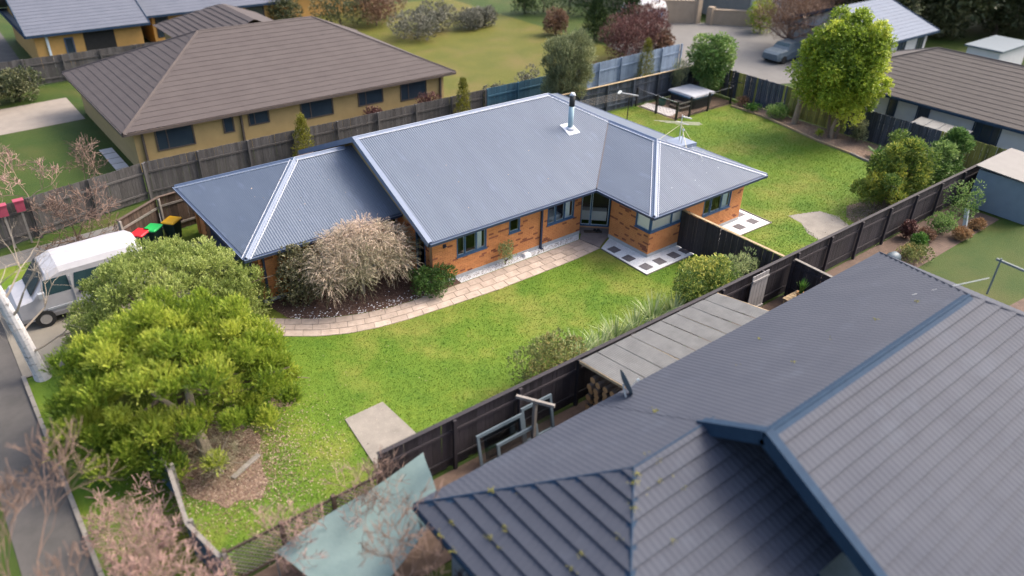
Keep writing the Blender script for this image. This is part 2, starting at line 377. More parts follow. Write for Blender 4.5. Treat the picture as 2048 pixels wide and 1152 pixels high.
def bush(name, label, cat, loc, rx, ry, h, leaf, n=1500, per=6, L=.05, Wd=.02, SL=.12, up=.4, k=16, cr=.34, z0=.05, droop=0., lean=.6,
         bark='bark', tr=.05, stems=5, shape=None, group=None, crown='foliage', trunk='trunk', tintj=.16, cz=None, root=None, shell=.72, tb=.5, zt=0.):
    t = root or thing(name, label, cat, loc, group)
    x, y, z = loc; c = V3(x, y, z+(z0+h)/2 if cz is None else z+cz)
    if shape is None: C, R = ellipsoid_clumps(c, (rx, ry, (h-z0)/2), k, cr)
    else: C, R = shape
    P, d, i = clump_points(C, R, n, shell=shell)
    ct = np.clip(RNG.normal(tb, tintj, len(C)), .1, .9)
    D = d*(1-up)+V3(0, 0, up)+RNG.normal(size=d.shape)*.25
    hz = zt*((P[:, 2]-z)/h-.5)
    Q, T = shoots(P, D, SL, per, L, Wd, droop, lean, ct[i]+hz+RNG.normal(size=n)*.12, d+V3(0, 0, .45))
    ok = Q[:, :, 2].min(1) > z+.01; Q = Q[ok]; T = T[ok]
    quads_object(crown, Q, leaf, t, T)
    if stems:
        segs = []; fork = V3(x, y, z+min(z0+.1*h, .45*h))
        segs += wander((x, y, z-.05), fork, tr, tr*.85, 3, .06)
        pick = RNG.permutation(len(C))[:stems]
        for q in pick:
            mid = fork*.45+C[q]*.55+RNG.normal(size=3)*.06*h
            segs += wander(fork, mid, tr*.6, tr*.35, 3)+wander(mid, C[q]+(C[q]-c)*.25, tr*.35, tr*.1, 3)
        quads_object(trunk, seg_quads(segs, 6), bark, t)
    return t
def bare(name, label, cat, loc, H, spread, barkm, depth=5, kids=3, r0=.03, lean=(0, 0, 0), group=None, stems=1, len0=.36, up=.25, minr=.004, seed=1, trunk='branches', wig=.35):
    """leafless shrub or tree: forking tapering branches in one mesh"""
    rg = np.random.default_rng(seed); t = thing(name, label, cat, loc, group); segs = []
    def grow(p, d, L, r, dep):
        k = 3; q = p
        for _ in range(k):
            d2 = nrm(d+rg.normal(size=3)*wig*.5+V3(0, 0, up*.15)); e = q+d2*L/k
            segs.append((q, e, r, max(r*.86, minr))); q = e; d = d2; r = max(r*.86, minr)
        if dep == 0: return
        for c in range(kids if dep > 1 else kids+1):
            nd = nrm(d+rg.normal(size=3)*spread+V3(0, 0, up)); grow(q if c else q, nd, L*rg.uniform(.62, .9), max(r*rg.uniform(.55, .8), minr), dep-1)
    for s in range(stems):
        d = nrm(V3(*lean)+V3(0, 0, 1)+(rg.normal(size=3)*V3(1, 1, .2)*(.5 if stems > 1 else .08)))
        grow(np.array(loc, float)+rg.normal(size=3)*V3(.08, .08, 0)*(stems > 1), d, H*len0, r0, depth)
    quads_object(trunk, seg_quads(segs, 4 if r0 > .05 else 3), barkm, t); return t

# ------------------------------------------------------------------ roof helpers
def basis(poly, down):
    """plane frame of a roof polygon: u across, v up the slope, n normal"""
    P = np.array(poly, float); n = nrm(np.cross(P[1]-P[0], P[2]-P[0])); n = n if n[2] > 0 else -n
    v = -np.array(down, float); v = nrm(v-n*np.dot(v, n)); u = np.cross(v, n)
    return P[0], u, v, n
def vrange(uv, u):
    lo, hi = 1e9, -1e9; m = len(uv)
    for i in range(m):
        a, b = uv[i], uv[(i+1) % m]
        if abs(a[0]-b[0]) < 1e-9:
            if abs(a[0]-u) < 1e-6: lo = min(lo, a[1], b[1]); hi = max(hi, a[1], b[1])
            continue
        t = (u-a[0])/(b[0]-a[0])
        if -1e-6 <= t <= 1+1e-6: y = a[1]+t*(b[1]-a[1]); lo = min(lo, y); hi = max(hi, y)
    return lo, hi
def corrugate(mb, poly, down, pitch=.10, amp=.010, seg=6, m=0):
    o, u, v, n = basis(poly, down); uv = [((np.array(p)-o) @ u, (np.array(p)-o) @ v) for p in poly]
    u0 = min(a[0] for a in uv); u1 = max(a[0] for a in uv); k = max(2, int((u1-u0)/(pitch/seg))); us = np.linspace(u0+1e-4, u1-1e-4, k+1)
    vs = []
    for q in us:
        lo, hi = vrange(uv, q); h = amp*math.sin(2*math.pi*q/pitch)
        vs += [o+u*q+v*lo+n*h, o+u*q+v*hi+n*h]
    return mb.add(vs, [(2*i, 2*i+2, 2*i+3, 2*i+1) for i in range(k)], m)
def tile_cells(poly, down, row=.37, wid=.50):
    o, u, v, n = basis(poly, down); uv = [((np.array(p)-o) @ u, (np.array(p)-o) @ v) for p in poly]
    return o, u, v, n, uv, min(a[0] for a in uv), max(a[0] for a in uv), min(a[1] for a in uv), max(a[1] for a in uv)
def tiled(poly, down, row=.37, wid=.50, ribs=3, seg=4, step=.03, amp=.012):
    """yield (centre, full?, verts, faces): stepped ribbed tiles clipped to the roof polygon"""
    o, u, v, n, uv, u0, u1, v0, v1 = tile_cells(poly, down, row, wid)
    out = []; r = 0; y = v0
    while y < v1-1e-3:
        x = u0-(wid/2 if r % 2 else 0)
        while x < u1-1e-3:
            xa, xb = max(x, u0+1e-4), min(x+wid, u1-1e-4)
            if xb-xa > .02:
                k = ribs*seg; vs = []; cols = 0; full = True
                for i in range(k+1):
                    q = xa+(xb-xa)*i/k; lo, hi = vrange(uv, q); a = max(y, lo); b = min(y+row+.05, hi)
                    if b <= a: full = False; b = a = min(max(y, lo), hi) if hi >= lo else y
                    elif a > y+1e-3 or b < y+row+.045: full = False
                    t = (i % seg)/seg; h = amp*(.5-.5*math.cos(2*math.pi*t))
                    def pt(w, lift): return o+u*q+v*w+n*(h+lift)
                    fa = 1-(a-y)/row; fb = 1-(b-y)/row
                    vs += [pt(a, step*fa-.007), pt(a, step*fa), pt(b, step*fb-(.004 if b > y+row else 0))]
                fs = []
                for i in range(k):
                    if np.linalg.norm(vs[3*i+1]-vs[3*i+2])+np.linalg.norm(vs[3*i+4]-vs[3*i+5]) < 1e-3: continue
                    fs += [(3*i, 3*i+3, 3*i+4, 3*i+1), (3*i+1, 3*i+4, 3*i+5, 3*i+2)]
                if fs: out.append((o+u*(xa+xb)/2+v*(y+row/2), full, vs, fs))
            x += wid
        y += row; r += 1
    return out
def capping(mb, p0, p1, w=.16, h=.05, m=0):
    """folded ridge or hip cap: a shallow inverted V with a round top along p0-p1"""
    p0 = np.array(p0, float); p1 = np.array(p1, float); d = nrm(p1-p0); s = nrm(np.cross(d, (0, 0, 1))); up = nrm(np.cross(s, d))
    prof = [(-w, -.42*w+.015), (-w*.35, -.02+h*.4), (-w*.18, h*.9), (0, h*1.2), (w*.18, h*.9), (w*.35, -.02+h*.4), (w, -.42*w+.015)]
    vs = [p+s*a+up*b for p in (p0, p1) for a, b in prof]; k = len(prof)
    return mb.add(vs, [(i, i+1, k+i+1, k+i) for i in range(k-1)], m)

# ================================================================== ground, paths and lawns
def sheet(name, pts, z, m, **kw): return struct(name, MB().poly([(p[0], p[1], z) for p in pts]), m, **kw)
def rect(x0, x1, y0, y1): return [(x0, y0), (x1, y0), (x1, y1), (x0, y1)]
sheet('ground', rect(-400, 600, -300, 700), -.034, 'verge')
lawn_front = sheet('lawn', rect(-10.6, 33.1, -8.6, 11.4), 0.0, 'lawn')
sheet('neighbour_lawn', rect(-11, -3.3, 14.6, 29.0), -.012, 'verge')
sheet('paddock', rect(16.4, 36, 15.8, 48), -.012, 'paddock')
sheet('far_lawn', rect(60, 76, -14, 12), -.012, 'verge')
sheet('side_lawn', rect(15.9, 40, -24, -10.9), -.012, 'verge')
sheet('garden_border', rect(10.5, 28.6, -10.9, -8.75), -.006, 'soil')
sheet('yard', rect(-9, 16, -11.3, -8.75), -.008, 'soil')
sheet('flower_bed', [(20.2, -14.6), (23.2, -14.9), (22.6, -17.4), (19.8, -17.2)], .0, 'soil')
sheet('road', rect(-12.55, -11.05, -40, 20), -.02, 'asphalt')
sheet('berm', rect(-11.05, -8.95, -14, 3.0), -.006, 'lawn')
sheet('driveway', [(-11.05, 3.05), (-9.0, 3.05), (-2.95, 3.6), (-2.95, 9.2), (-6.2, 9.2), (-11.05, 9.6)], .004, 'drive')
sheet('driveway', [(-13, 9.6), (-6.2, 9.4), (-3.2, 11.3), (16, 13.9), (16, 14.3), (-13, 12.4)], -.004, 'drive_grey')
sheet('driveway', [(-12, 28.0), (-3.3, 28.6), (-3.3, 33.6), (-12, 32.8)], -.002, 'gravel_drive')
sheet('driveway', [(33.6, 12.3), (33.6, 14.0), (36.2, 24), (47, 27.5), (58, 20), (49, 9.3), (40, 8.6), (36.6, 9.8)], -.004, 'drive_grey')
sheet('driveway', [(-12, 37.5), (-4.2, 38), (-3.6, 60), (-12, 60)], -.004, 'asphalt')
sheet('paved_yard', rect(33.7, 36.2, -9, 9.5), -.010, 'drive_grey')
kb = MB()
for i in range(26): kb.box(-11.09, -10.97, -13.5+i*.64, -13.5+i*.64+.62, -.03, .075)
struct('kerb', kb, 'concrete')

# stamped path: pieces laid along a curve
O = np.array([(-5.2, 2.0), (-4.1, .95), (-3.05, .13), (-2.23, -.47), (-1.3, -.93), (-.22, -1.24), (.9, -1.42), (2.01, -1.51), (4.93, -1.72), (9.02, -1.71), (10.62, -1.6)])
I = np.array([(-4.4, 3.0), (-3.5, 1.95), (-2.6, 1.2), (-1.9, .68), (-1.1, .27), (-.2, -.08), (.7, -.3), (1.81, -.42), (4.2, -.44), (8.6, -.46), (10.45, -.46)])
def along(P, n):
    s = np.concatenate([[0], np.cumsum(np.linalg.norm(np.diff(P, axis=0), axis=1))]); t = np.linspace(0, s[-1], n)
    return np.stack([np.interp(t, s, P[:, i]) for i in range(2)], 1)
path = MB(); k = 60; o_, i_ = along(O, k), along(I, k)
for j in range(k-1): path.poly([(*o_[j], .006), (*o_[j+1], .006), (*i_[j+1], .006), (*i_[j], .006)])
path = struct('garden_path', path, 'joint')
n = 26; fr = [0, .34, .66, 1.0]
o_, i_ = along(O, n*6+1), along(I, n*6+1)
for j in range(n):
    for c in range(3):
        sh = (0, 3, 1)[c]
        a, b = max(0, j*6-sh), min(n*6, j*6+6-sh)
        if j == n-1: b = n*6
        if b-a < 2: continue
        A, B = [], []
        for q in range(a, b+1):
            w = i_[q]-o_[q]; A.append(o_[q]+w*(fr[c]+.012)); B.append(o_[q]+w*(fr[c+1]-.012))
        A, B = np.array(A), np.array(B); t = nrm(A[-1]-A[0])*.012
        A[0] += t; B[0] += t; A[-1] -= t; B[-1] -= t
        z = .022+random.uniform(-.003, .004)
        MB().slab([tuple(p) for p in A]+[tuple(p) for p in B[::-1]], -.01, z).build('path_slab', 'slab_stamped', path)
struct('porch_floor', MB().slab([(10.62, -1.55), (10.45, -.46), (10.86, -.12), (11.05, .62), (12.45, -.66), (11.72, -1.0)], -.02, .055), 'porch')

# white gravel strips with loose stones, and their pavers
gr = struct('gravel_strip', MB().slab([(4.0, -.40), (10.42, -.42), (10.84, .02), (4.0, .02)], -.02, .012), 'gravel_white')
gc = struct('gravel_strip', MB().slab([(10.66, -1.62), (10.62, -4.38), (13.72, -4.38), (13.72, -3.3), (11.72, -3.3), (11.72, -1.1)], -.02, .012), 'gravel_white')
gd = struct('gravel_strip', MB().slab([(13.78, -4.40), (18.98, -4.5), (19.0, -2.6), (17.9, -2.6), (17.9, -3.3), (13.78, -3.3)], -.02, .012), 'gravel_white')
def pebbles(name, pts, mats, size, parent=None, z=.012):
    q = MB()
    for (x, y) in pts:
        s = size*random.uniform(.5, 1.2); h = s*random.uniform(.4, .7); a = random.uniform(0, 6.28); vs = []
        for i in range(5): t = a+i*1.2566; vs.append((x+s*math.cos(t), y+s*math.sin(t)*.75, z))
        vs.append((x, y, z+h)); q.add(vs, [(i, (i+1) % 5, 5) for i in range(5)], random.randrange(len(mats)))
    return q.build(name, mats, parent, kind='stuff')
U = random.uniform
pebbles('loose_gravel', [(U(4, 10.4), U(-.38, -.02)) for _ in range(1500)], ['pebble', 'gravel_white', 'concrete'], .03, gr)
pebbles('loose_gravel', [(U(10.7, 13.7), U(-4.3, -3.4)) for _ in range(900)]+[(U(10.7, 11.65), U(-3.4, -1.7)) for _ in range(700)], ['pebble', 'gravel_white'], .028, gc)
pebbles('loose_gravel', [(U(13.9, 18.9), U(-4.35, -3.4)) for _ in range(1200)], ['pebble', 'gravel_white'], .028, gd)
for (x, y), par in [((11.02, -2.06), gc), ((10.98, -2.98), gc), ((11.05, -3.93), gc), ((11.88, -3.95), gc), ((12.79, -3.95), gc), ((13.52, -3.96), gc),
                    ((15.3, -3.95), gd), ((16.4, -3.9), gd), ((17.4, -3.92), gd), ((18.41, -3.92), gd), ((18.5, -3.05), gd)]:
    a = U(-.06, .06); c, s = math.cos(a), math.sin(a); hw = .225
    pts = [(x+c*p-s*q, y+s*p+c*q) for p, q in ((-hw, -hw), (hw, -hw), (hw, hw), (-hw, hw))]
    MB().slab(pts, -.01, .03).build('paver', 'paver_dark', par)
for (p0, p1) in [((10.6, -1.66), (10.56, -4.43)), ((10.56, -4.43), (13.5, -4.43)), ((13.9, -4.45), (19.03, -4.56)), ((19.03, -4.56), (19.05, -2.6))]:
    MB().bar((*p0, .015), (*p1, .015), .03, .07).build('edging_board', 'timber_grey', gc if p0[0] < 13.6 else gd)

# beds
bed = sheet('garden_bed', [(-2.95, 2.78), (-2.65, 1.3), (-1.92, .72), (-1.12, .31), (-.2, -.05), (.7, -.27), (1.81, -.39), (4.0, -.41), (4.0, .02), (2.94, .02), (2.94, 2.78)], .013, 'mulch')
def chips(name, pts, m, L, parent, z=.012):
    p = np.array([(x, y, z+U(0, .02)) for x, y in pts]); d = RNG.normal(size=(len(p), 3))*V3(1, 1, .25)
    return quads_object(name, leaf_quads(p, d, RNG.uniform(.5, 1.3, len(p))*L, L*.4), m, parent, kind='stuff')
P = [(x, y) for x, y in ((U(-2.8, 3), U(-.4, 2.7)) for _ in range(9000)) if y > .75-.5*(x+1.9) or (x > -.3 and y > -.05-.25*(x-.2)) or x > 1.2]
chips('bark_chips', P[:2500], 'chip', .07, bed); chips('bark_chips', P[2500:3100], 'chip_light', .05, bed)
Q = []
for j in range(520):
    q = random.randrange(len(i_)-1); b = i_[q]+(i_[q+1]-i_[q])*U(0, 1); w = nrm(i_[q]-o_[q])
    if -2.6 < b[0] < 2.6: Q.append(tuple(b+w*abs(random.gauss(.05, .33))))
pebbles('white_stones', Q, ['pebble', 'gravel_white'], .035, bed)
BE = [(32.1, 7.9), (31.73, 7.66), (31.76, 6.15), (31.61, 4.48), (31.21, 2.73), (30.66, .27), (30.45, -1.83), (30.2, -2.8), (30.1, -5.2), (31.2, -8.55), (33.15, -8.55), (33.15, 7.9)]
bed2 = sheet('garden_bed', BE, .012, 'mulch_light')
P = [(U(30.3, 33), U(-6, 7.6)) for _ in range(3000)]
chips('bark_chips', [p for p in P if p[0] > np.interp(p[1], [-8, -2, 0, 3, 5, 8], [30.5, 30.5, 30.7, 31.3, 31.7, 31.8])], 'chip_light', .07, bed2)
for j in range(7): MB().bar((*BE[j+1], .05), (*BE[j+2], .05), .09, .13).build('edging_board', 'timber_raw' if j < 5 else 'timber_grey', bed2)
cb = [(-7.4+1.25*math.cos(t)*(1+.14*math.sin(3*t)+.07*math.sin(7*t+1)+.03*math.sin(13*t)), -4.4+2.1*math.sin(t)*(1+.13*math.cos(2*t+1)+.05*math.sin(9*t)+.02*math.cos(17*t))) for t in np.linspace(0, 6.28, 80)[:-1]]
bed3 = sheet('garden_bed', cb, .012, 'mulch_light')
chips('leaf_litter', [(random.gauss(-7.2, .95), random.gauss(-4.6, 1.25)) for _ in range(6500)], 'chip', .07, bed3)
chips('leaf_litter', [(random.gauss(-6.8, 1.25), random.gauss(-4.6, 1.5)) for _ in range(5200)], 'chip_light', .065, bed3)
# bare soil and leaves below the big shrub at the right end
sheet('bare_patch', [(20.35, -4.55), (21.0, -4.75), (22.1, -5.15), (22.3, -6.0), (21.8, -7.05), (20.6, -7.1), (19.3, -7.0), (19.5, -6.2), (20.2, -5.4)], .005, 'concrete')
lit = sheet('bare_patch', [(22.6, -6.3), (23.8, -5.6), (25.2, -5.9), (27.5, -7.6), (27.0, -8.5), (22.4, -8.5), (22.0, -7.6)], .004, 'soil')
chips('leaf_litter', [(random.gauss(24, 1.2), random.gauss(-7.1, .7)) for _ in range(1800)], 'chip_light', .07, lit)
sheet('bare_patch', [(-5.0, -2.6), (-4.4, -2.45), (-4.2, -3.1), (-4.7, -3.4), (-5.2, -3.1)], .004, 'soil')
struct('concrete_pad', MB().slab([(-3.63, -5.0), (-2.28, -4.97), (-2.2, -6.92), (-2.35, -8.5), (-3.95, -8.5), (-3.86, -7.12)], -.02, .035), 'concrete')

# grass blades over the lawn, in one mass
def in_poly(x, y, poly):
    r = np.zeros(len(x), bool); n = len(poly); j = n-1
    for i in range(n):
        xi_, yi_ = poly[i]; xj, yj = poly[j]
        c = ((yi_ > y) != (yj > y)) & (x < (xj-xi_)*(y-yi_)/((yj-yi_)+1e-12)+xi_); r ^= c; j = i
    return r
N = 330000
gx = RNG.uniform(-10.6, 33.1, N); gy = RNG.uniform(-8.55, 11.4, N)
keep = np.ones(N, bool)
pathpoly = [tuple(p) for p in along(O, 40)]+[tuple(p) for p in along(I, 40)[::-1]]
for pl in [pathpoly, BE, rect(4, 11, -.45, 12), rect(10.55, 13.75, -4.45, 12), rect(13.7, 19.05, -4.55, 12), rect(-2.95, 4, 0, 12), rect(2.5, 19, -1.2, 12), rect(-12, -2.9, 2.6, 12),
           [(-3.63, -5.0), (-2.28, -4.97), (-2.2, -6.92), (-2.35, -8.5), (-3.95, -8.5), (-3.86, -7.12)], [(20.4, -4.6), (22.1, -5.2), (21.8, -7.0), (19.4, -6.95)], rect(-2.95, 2.9, -.3, 3), rect(26.3, 33, 7.9, 12)]:
    keep &= ~in_poly(gx, gy, pl)
keep &= ~((gx < -9) & (gy > -20) & (RNG.random(N) < .3))
kk = ((gx+7.35)/1.5)**2+((gy+4.4)/2.3)**2; keep &= RNG.random(N) < np.clip((kk-.2)/1.3, .18, 1)
gx, gy = gx[keep], gy[keep]; n = len(gx); p = np.stack([gx, gy, np.zeros(n)], 1)
d = RNG.normal(size=(n, 3))*V3(.75, .75, .15)+V3(0, 0, .8)
quads_object('lawn_grass', leaf_quads(p, d, RNG.uniform(.025, .06, n), .024), 'lawn', None, RNG.normal(.5, .18, n), kind='stuff')
# daisies and fallen leaves on the lawn
chips('lawn_litter', [(U(-4, 30), U(-8, 8)) for _ in range(420)], 'leaf_dry' if False else 'chip_light', .05, lawn_front, .05)

# ================================================================== brick house
house = thing('brick_house', 'long orange brick house with blue corrugated metal roof at the centre of the lot', 'house', (2.9, 0, 0))
BR = []     # (centre, angle, length, dark, front?)
def wf(a, d):
    d = np.array(d, float); n = V3(d[1], -d[0], 0)
    return lambda u, o, z: np.array((a[0], a[1], 0.))+np.array((d[0], d[1], 0))*u+n*o+V3(0, 0, z)
def obx(mb, F, u0, u1, o0, o1, z0, z1, m=0):
    vs = [F(u, o, z) for z in (z0, z1) for (u, o) in ((u0, o0), (u1, o0), (u1, o1), (u0, o1))]
    return mb.add(vs, [(0,3,2,1),(4,5,6,7),(0,1,5,4),(1,2,6,5),(2,3,7,6),(3,0,4,7)], m)
def backing(mb, F, Ln, z0, z1, ops, th=.2, m=0):
    us = sorted({0, Ln}|{q for o in ops for q in o[:2] if 0 < q < Ln}); zs = sorted({z0, z1}|{q for o in ops for q in o[2:4] if z0 < q < z1})
    for i in range(len(us)-1):
        for j in range(len(zs)-1):
            uc, zc = (us[i]+us[i+1])/2, (zs[j]+zs[j+1])/2
            if not any(o[0] < uc < o[1] and o[2] < zc < o[3] for o in ops): obx(mb, F, us[i], us[i+1], -th, 0, zs[j], zs[j+1], m)
def brick_wall(a, b, z0=.16, z1=2.2, ops=(), front=False):
    a, b = np.array(a, float), np.array(b, float); Ln = np.linalg.norm(b-a); d = (b-a)/Ln; F = wf(a, d)
    mb = MB(); backing(mb, F, Ln, z0, z1, ops); mb.build('wall', 'mortar', house)
    fo = MB(); obx(fo, F, 0, Ln, -.2, .03, -.05, z0); fo.build('foundation', 'foundation', house)
    ang = math.atan2(d[1], d[0]); c = 0; z = z0+.005
    while z+.076 < z1+.03:
        u = -.12 if c % 2 else 0.; run = 0
        while u < Ln:
            ua, ub = max(u, .0), min(u+.23, Ln)
            for o in ops:
                if z+.07 > o[2] and z+.006 < o[3]:
                    if ua >= o[0]-.001 and ub <= o[1]+.001: ua = ub
                    elif ua < o[0] < ub: ub = o[0]
                    elif ua < o[1] < ub: ua = o[1]
            if ub-ua > .03:
                if run: dark = True; run -= 1
                else:
                    dark = random.random() < .085
                    if dark: run = random.choice((0, 0, 0, 0, 1))
                BR.append((F((ua+ub)/2, -.003, z+.038), ang, ub-ua, dark, front))
            u += .24
        z += .086; c += 1
def window(a, d, u0, u1, z0, z1, mulls=(), drapes=(), room=True, blind=None, name='window', fm='frame_blue', inner='frame_white'):
    F = wf(a, d); t = .055
    f = MB()
    for q in ((u0, u1, z0, z0+t), (u0, u1, z1-t, z1), (u0, u0+t, z0+t, z1-t), (u1-t, u1, z0+t, z1-t)): obx(f, F, q[0], q[1], -.09, .022, q[2], q[3])
    w = f.build(name, fm, house)
    obx(MB(), F, u0-.03, u1+.03, -.02, .06, z0-.035, z0-.001).build('sill', fm, w) if name == 'window' else None
    xs = [u0+t]+[u0+(u1-u0)*q for q in mulls]+[u1-t]
    for q in xs[1:-1]: obx(MB(), F, q-.03, q+.03, -.085, .015, z0+t, z1-t).build('mullion', fm, w)
    for i in range(len(xs)-1):
        l, r = xs[i]+(.03 if i else 0), xs[i+1]-(.03 if i < len(xs)-2 else 0)
        MB().poly([F(l, -.025, z0+t), F(r, -.025, z0+t), F(r, -.025, z1-t), F(l, -.025, z1-t)]).build('pane', 'pane', w)
        if inner:
            s = MB()
            for q in ((l, r, z0+t, z0+t+.03), (l, l+.025, z0+t+.03, z1-t), (r-.025, r, z0+t+.03, z1-t)): obx(s, F, q[0], q[1], -.055, -.03, q[2], q[3])
            s.build('sash', inner, w)
    if room:
        e = 1.1; pts = [F(u, o, z) for o in (-.2, -e) for u, z in ((u0-.4, z0-.5), (u1+.4, z0-.5), (u1+.4, z1+.1), (u0-.4, z1+.1))]
        MB().add(pts, [(4,5,6,7), (0,1,5,4), (1,2,6,5), (2,3,7,6), (3,0,4,7)]).build('room', 'interior', w)
    for (f0, f1) in drapes:
        g = MB(); k = 14; vs = []
        for i in range(k+1):
            u = u0+t+(u1-u0-2*t)*(f0+(f1-f0)*i/k); o = -.125+.025*math.sin(i*1.9); vs += [F(u, o, z0+.02), F(u, o, z1-.02)]
        g.add(vs, [(2*i, 2*i+2, 2*i+3, 2*i+1) for i in range(k)]).build('curtain', 'curtain', w, True)
    if blind:
        k = int((u1-u0)/.1); 
        for i in range(k):
            ua = u0+(u1-u0)*i/k; ub = u0+(u1-u0)*(i+1)/k
            MB().poly([F(ua, -.058, z0+.01), F(ub+.012, -.063, z0+.01), F(ub+.012, -.063, z1), F(ua, -.058, z1)]).build('blind_slat', 'blind', w)
    return w
XI, XR, WY = 11.69, 17.99, -3.37
# walls (outward side to the right of a->b)
brick_wall((2.92, 0), (10.82, 0), ops=[(1.15, 2.63, .97, 1.95), (3.80, 4.39, 1.24, 1.96), (5.92, 7.47, .99, 1.93)], front=True)
brick_wall((XI, -1.02), (XI, WY), ops=[(1.50, 2.40, 1.2, 1.95)], front=True)
brick_wall((XI, WY), (XR, WY), ops=[(-.01, 2.0, 1.2, 1.95), (3.45, 5.4, .96, 1.9)], front=True)
brick_wall((2.95, 2.77), (2.95, 0.2), ops=[(1.55, 2.25, .16, 2.12)])
brick_wall((-2.93, 2.77), (2.75, 2.77))
brick_wall((-2.93, 9.4), (-2.93, 8.75)); brick_wall((-2.93, 3.35), (-2.93, 2.97))
brick_wall((10.82, .2), (10.82, .9)); brick_wall((12.6, -1.0), (11.9, -1.02))
wl = MB()
for q in ((17.79, 17.99, -3.17, 10.04), ): wl.box(q[0], q[1], q[2], q[3], .0, 2.2)
wl.box(-2.93, 17.79, 9.84, 10.04, 0, 2.2); wl.box(2.8, 2.94, 2.97, 9.8, 0, 2.2)
wl.build('wall', 'brick_orange', house)
cam_v = np.array(CAM_P)
BR.sort(key=lambda b: (not b[4], b[2] < .22, np.linalg.norm(b[0]-cam_v)))
full = {}
for dk in (0, 1): full[dk] = MB().box(-.115, .115, -.016, .016, -.038, .038).mesh('brick', 'brick_dark' if dk else 'brick_orange')
ho = np.array(house.location)
for i, (c, ang, ln, dk, fr_) in enumerate(BR[:300]): link('brick', full[int(dk)], house, tuple(c-ho), ang)
rest = MB()
for (c, ang, ln, dk, fr_) in BR[300:]:
    ca, sa = math.cos(ang), math.sin(ang); h = ln/2; o = .016+random.uniform(-.002, .002); vs = []
    for z in (-.038, .038):
        for (u, n_) in ((-h, -.016), (h, -.016), (h, o), (-h, o)): vs.append((c[0]+ca*u+sa*n_, c[1]+sa*u-ca*n_, c[2]+z))
    rest.add(vs, [(0,1,2,3),(7,6,5,4),(4,5,1,0),(5,6,2,1),(6,7,3,2),(7,4,0,3)], int(dk))
rest.build('brickwork', ['brick_orange', 'brick_dark'], house, kind='stuff')
window((2.92, 0), (1, 0), 1.15, 2.63, .97, 1.95, (.28, .66), ((.68, .92),))
window((2.92, 0), (1, 0), 3.80, 4.39, 1.24, 1.96, (), (), blind=False)
window((2.92, 0), (1, 0), 5.92, 7.47, .99, 1.93, (.30, .64), ((.68, .93),))
window((XI, -1.02), (0, -1), 1.50, 2.35, 1.2, 1.95, (), (), room=False, blind=True)
window((XI, WY), (1, 0), 0.0, 2.0, 1.2, 1.95, (.66,), (), room=False, blind=True)
window((XI, WY), (1, 0), 3.45, 5.4, .96, 1.9, (.27, .66), ((.70, .97),))
window((2.95, 2.77), (0, -1), 1.57, 2.23, .18, 2.1, (), (), name='front_door', inner=None)
dl = math.hypot(.97, .92); window((11.25, .45), (.97/dl, -.92/dl), 0, dl, .12, 2.18, (.36,), (), name='glass_door', inner='frame_white')
b_ = MB(); F = wf((11.25, .45), (.97/dl, -.92/dl)); obx(b_, F, -.3, dl+.3, -.06, .04, -.02, .12); b_.build('door_step', 'mortar', house)
# pale bed and furniture seen through the glass
F = wf((2.92, 0), (1, 0)); m_ = MB(); obx(m_, F, 6.0, 7.0, -.9, -.3, .55, 1.15); m_.build('bed_linen', 'curtain', house)
F = wf((11.25, .45), (.97/dl, -.92/dl)); m_ = MB(); obx(m_, F, .1, dl-.1, -.95, -.55, .15, .62); m_.build('sofa', 'blind', house)
# garage door
F = wf((-2.93, 8.75), (0, -1)); gdm = MB(); obx(gdm, F, 0, 5.4, -.3, -.18, .02, 2.2)
gdo = gdm.build('garage_door', 'gutter_navy', house)
for j in range(4): q = MB(); obx(q, F, .03, 5.37, -.179, -.15, .06+j*.54, .06+j*.54+.50); q.build('door_panel', 'gutter_navy', gdo)
# downpipes, lamp, vent
def downpipe(x, y): 
    q = MB(); q.box(x-.04, x+.04, y-.11, y-.03, .03, 2.26); q.box(x-.05, x+.05, y-.20, y-.02, .0, .06); q.build('downpipe', 'gutter_navy', house)
downpipe(8.47, 0); downpipe(-2.75, 2.77); downpipe(11.95-.0, -.98)
lp = MB().box(3.42, 3.54, -.05, -.012, 1.60, 1.76).build('wall_lamp', 'gutter_navy', house)
MB().add([(3.43, -.05, 1.62), (3.53, -.05, 1.62), (3.53, -.15, 1.70), (3.43, -.15, 1.70), (3.44, -.05, 1.75), (3.52, -.05, 1.75)], [(0,1,2,3), (3,2,5,4), (0,3,4), (1,5,2)]).build('lamp_head', 'gutter_navy', lp)

# roof
E = .618; ZE = 2.40; TM = .4241
M1 = (2.40, -E, ZE); RL = (2.50, 5.02, 4.79); RRp = (12.97, 5.02, 4.79); IE = (11.07, -E, ZE); VT = (14.835, 2.634, 3.78); AP = (14.82, -.48, 3.78)
WF = (11.07, -3.99, ZE); WR = (18.61, -3.99, ZE); BRc = (18.61, 10.66, ZE); BL = (2.45, 10.66, ZE)
G2 = (-3.50, 2.24, ZE); G1 = (-3.50, 9.96, ZE); GA = (.34, 6.09, 4.05); GX = 3.0; GE = (GX, 2.24, ZE); GR = (GX, 6.09, 4.05); GB = (GX, 9.96, ZE)
rf = MB()
corrugate(rf, [M1, IE, VT, RRp, RL], (0, -1, -.42))
corrugate(rf, [IE, WF, AP, VT], (-1, 0, -.37))
corrugate(rf, [WF, WR, AP], (0, -1, -.37))
corrugate(rf, [G2, G1, GA], (-1, 0, -.42))
corrugate(rf, [G2, GE, GR, GA], (0, -1, -.42))
roof = rf.build('roof', 'roof_blue', house, True)
bk = MB(); bk.poly([RL, RRp, BRc, BL]); bk.poly([RRp, VT, BRc]); bk.poly([VT, AP, BRc]); bk.poly([AP, WR, BRc]); bk.poly([G1, GB, GR, GA])
bk.build('rear_slope', 'roof_blue', roof)
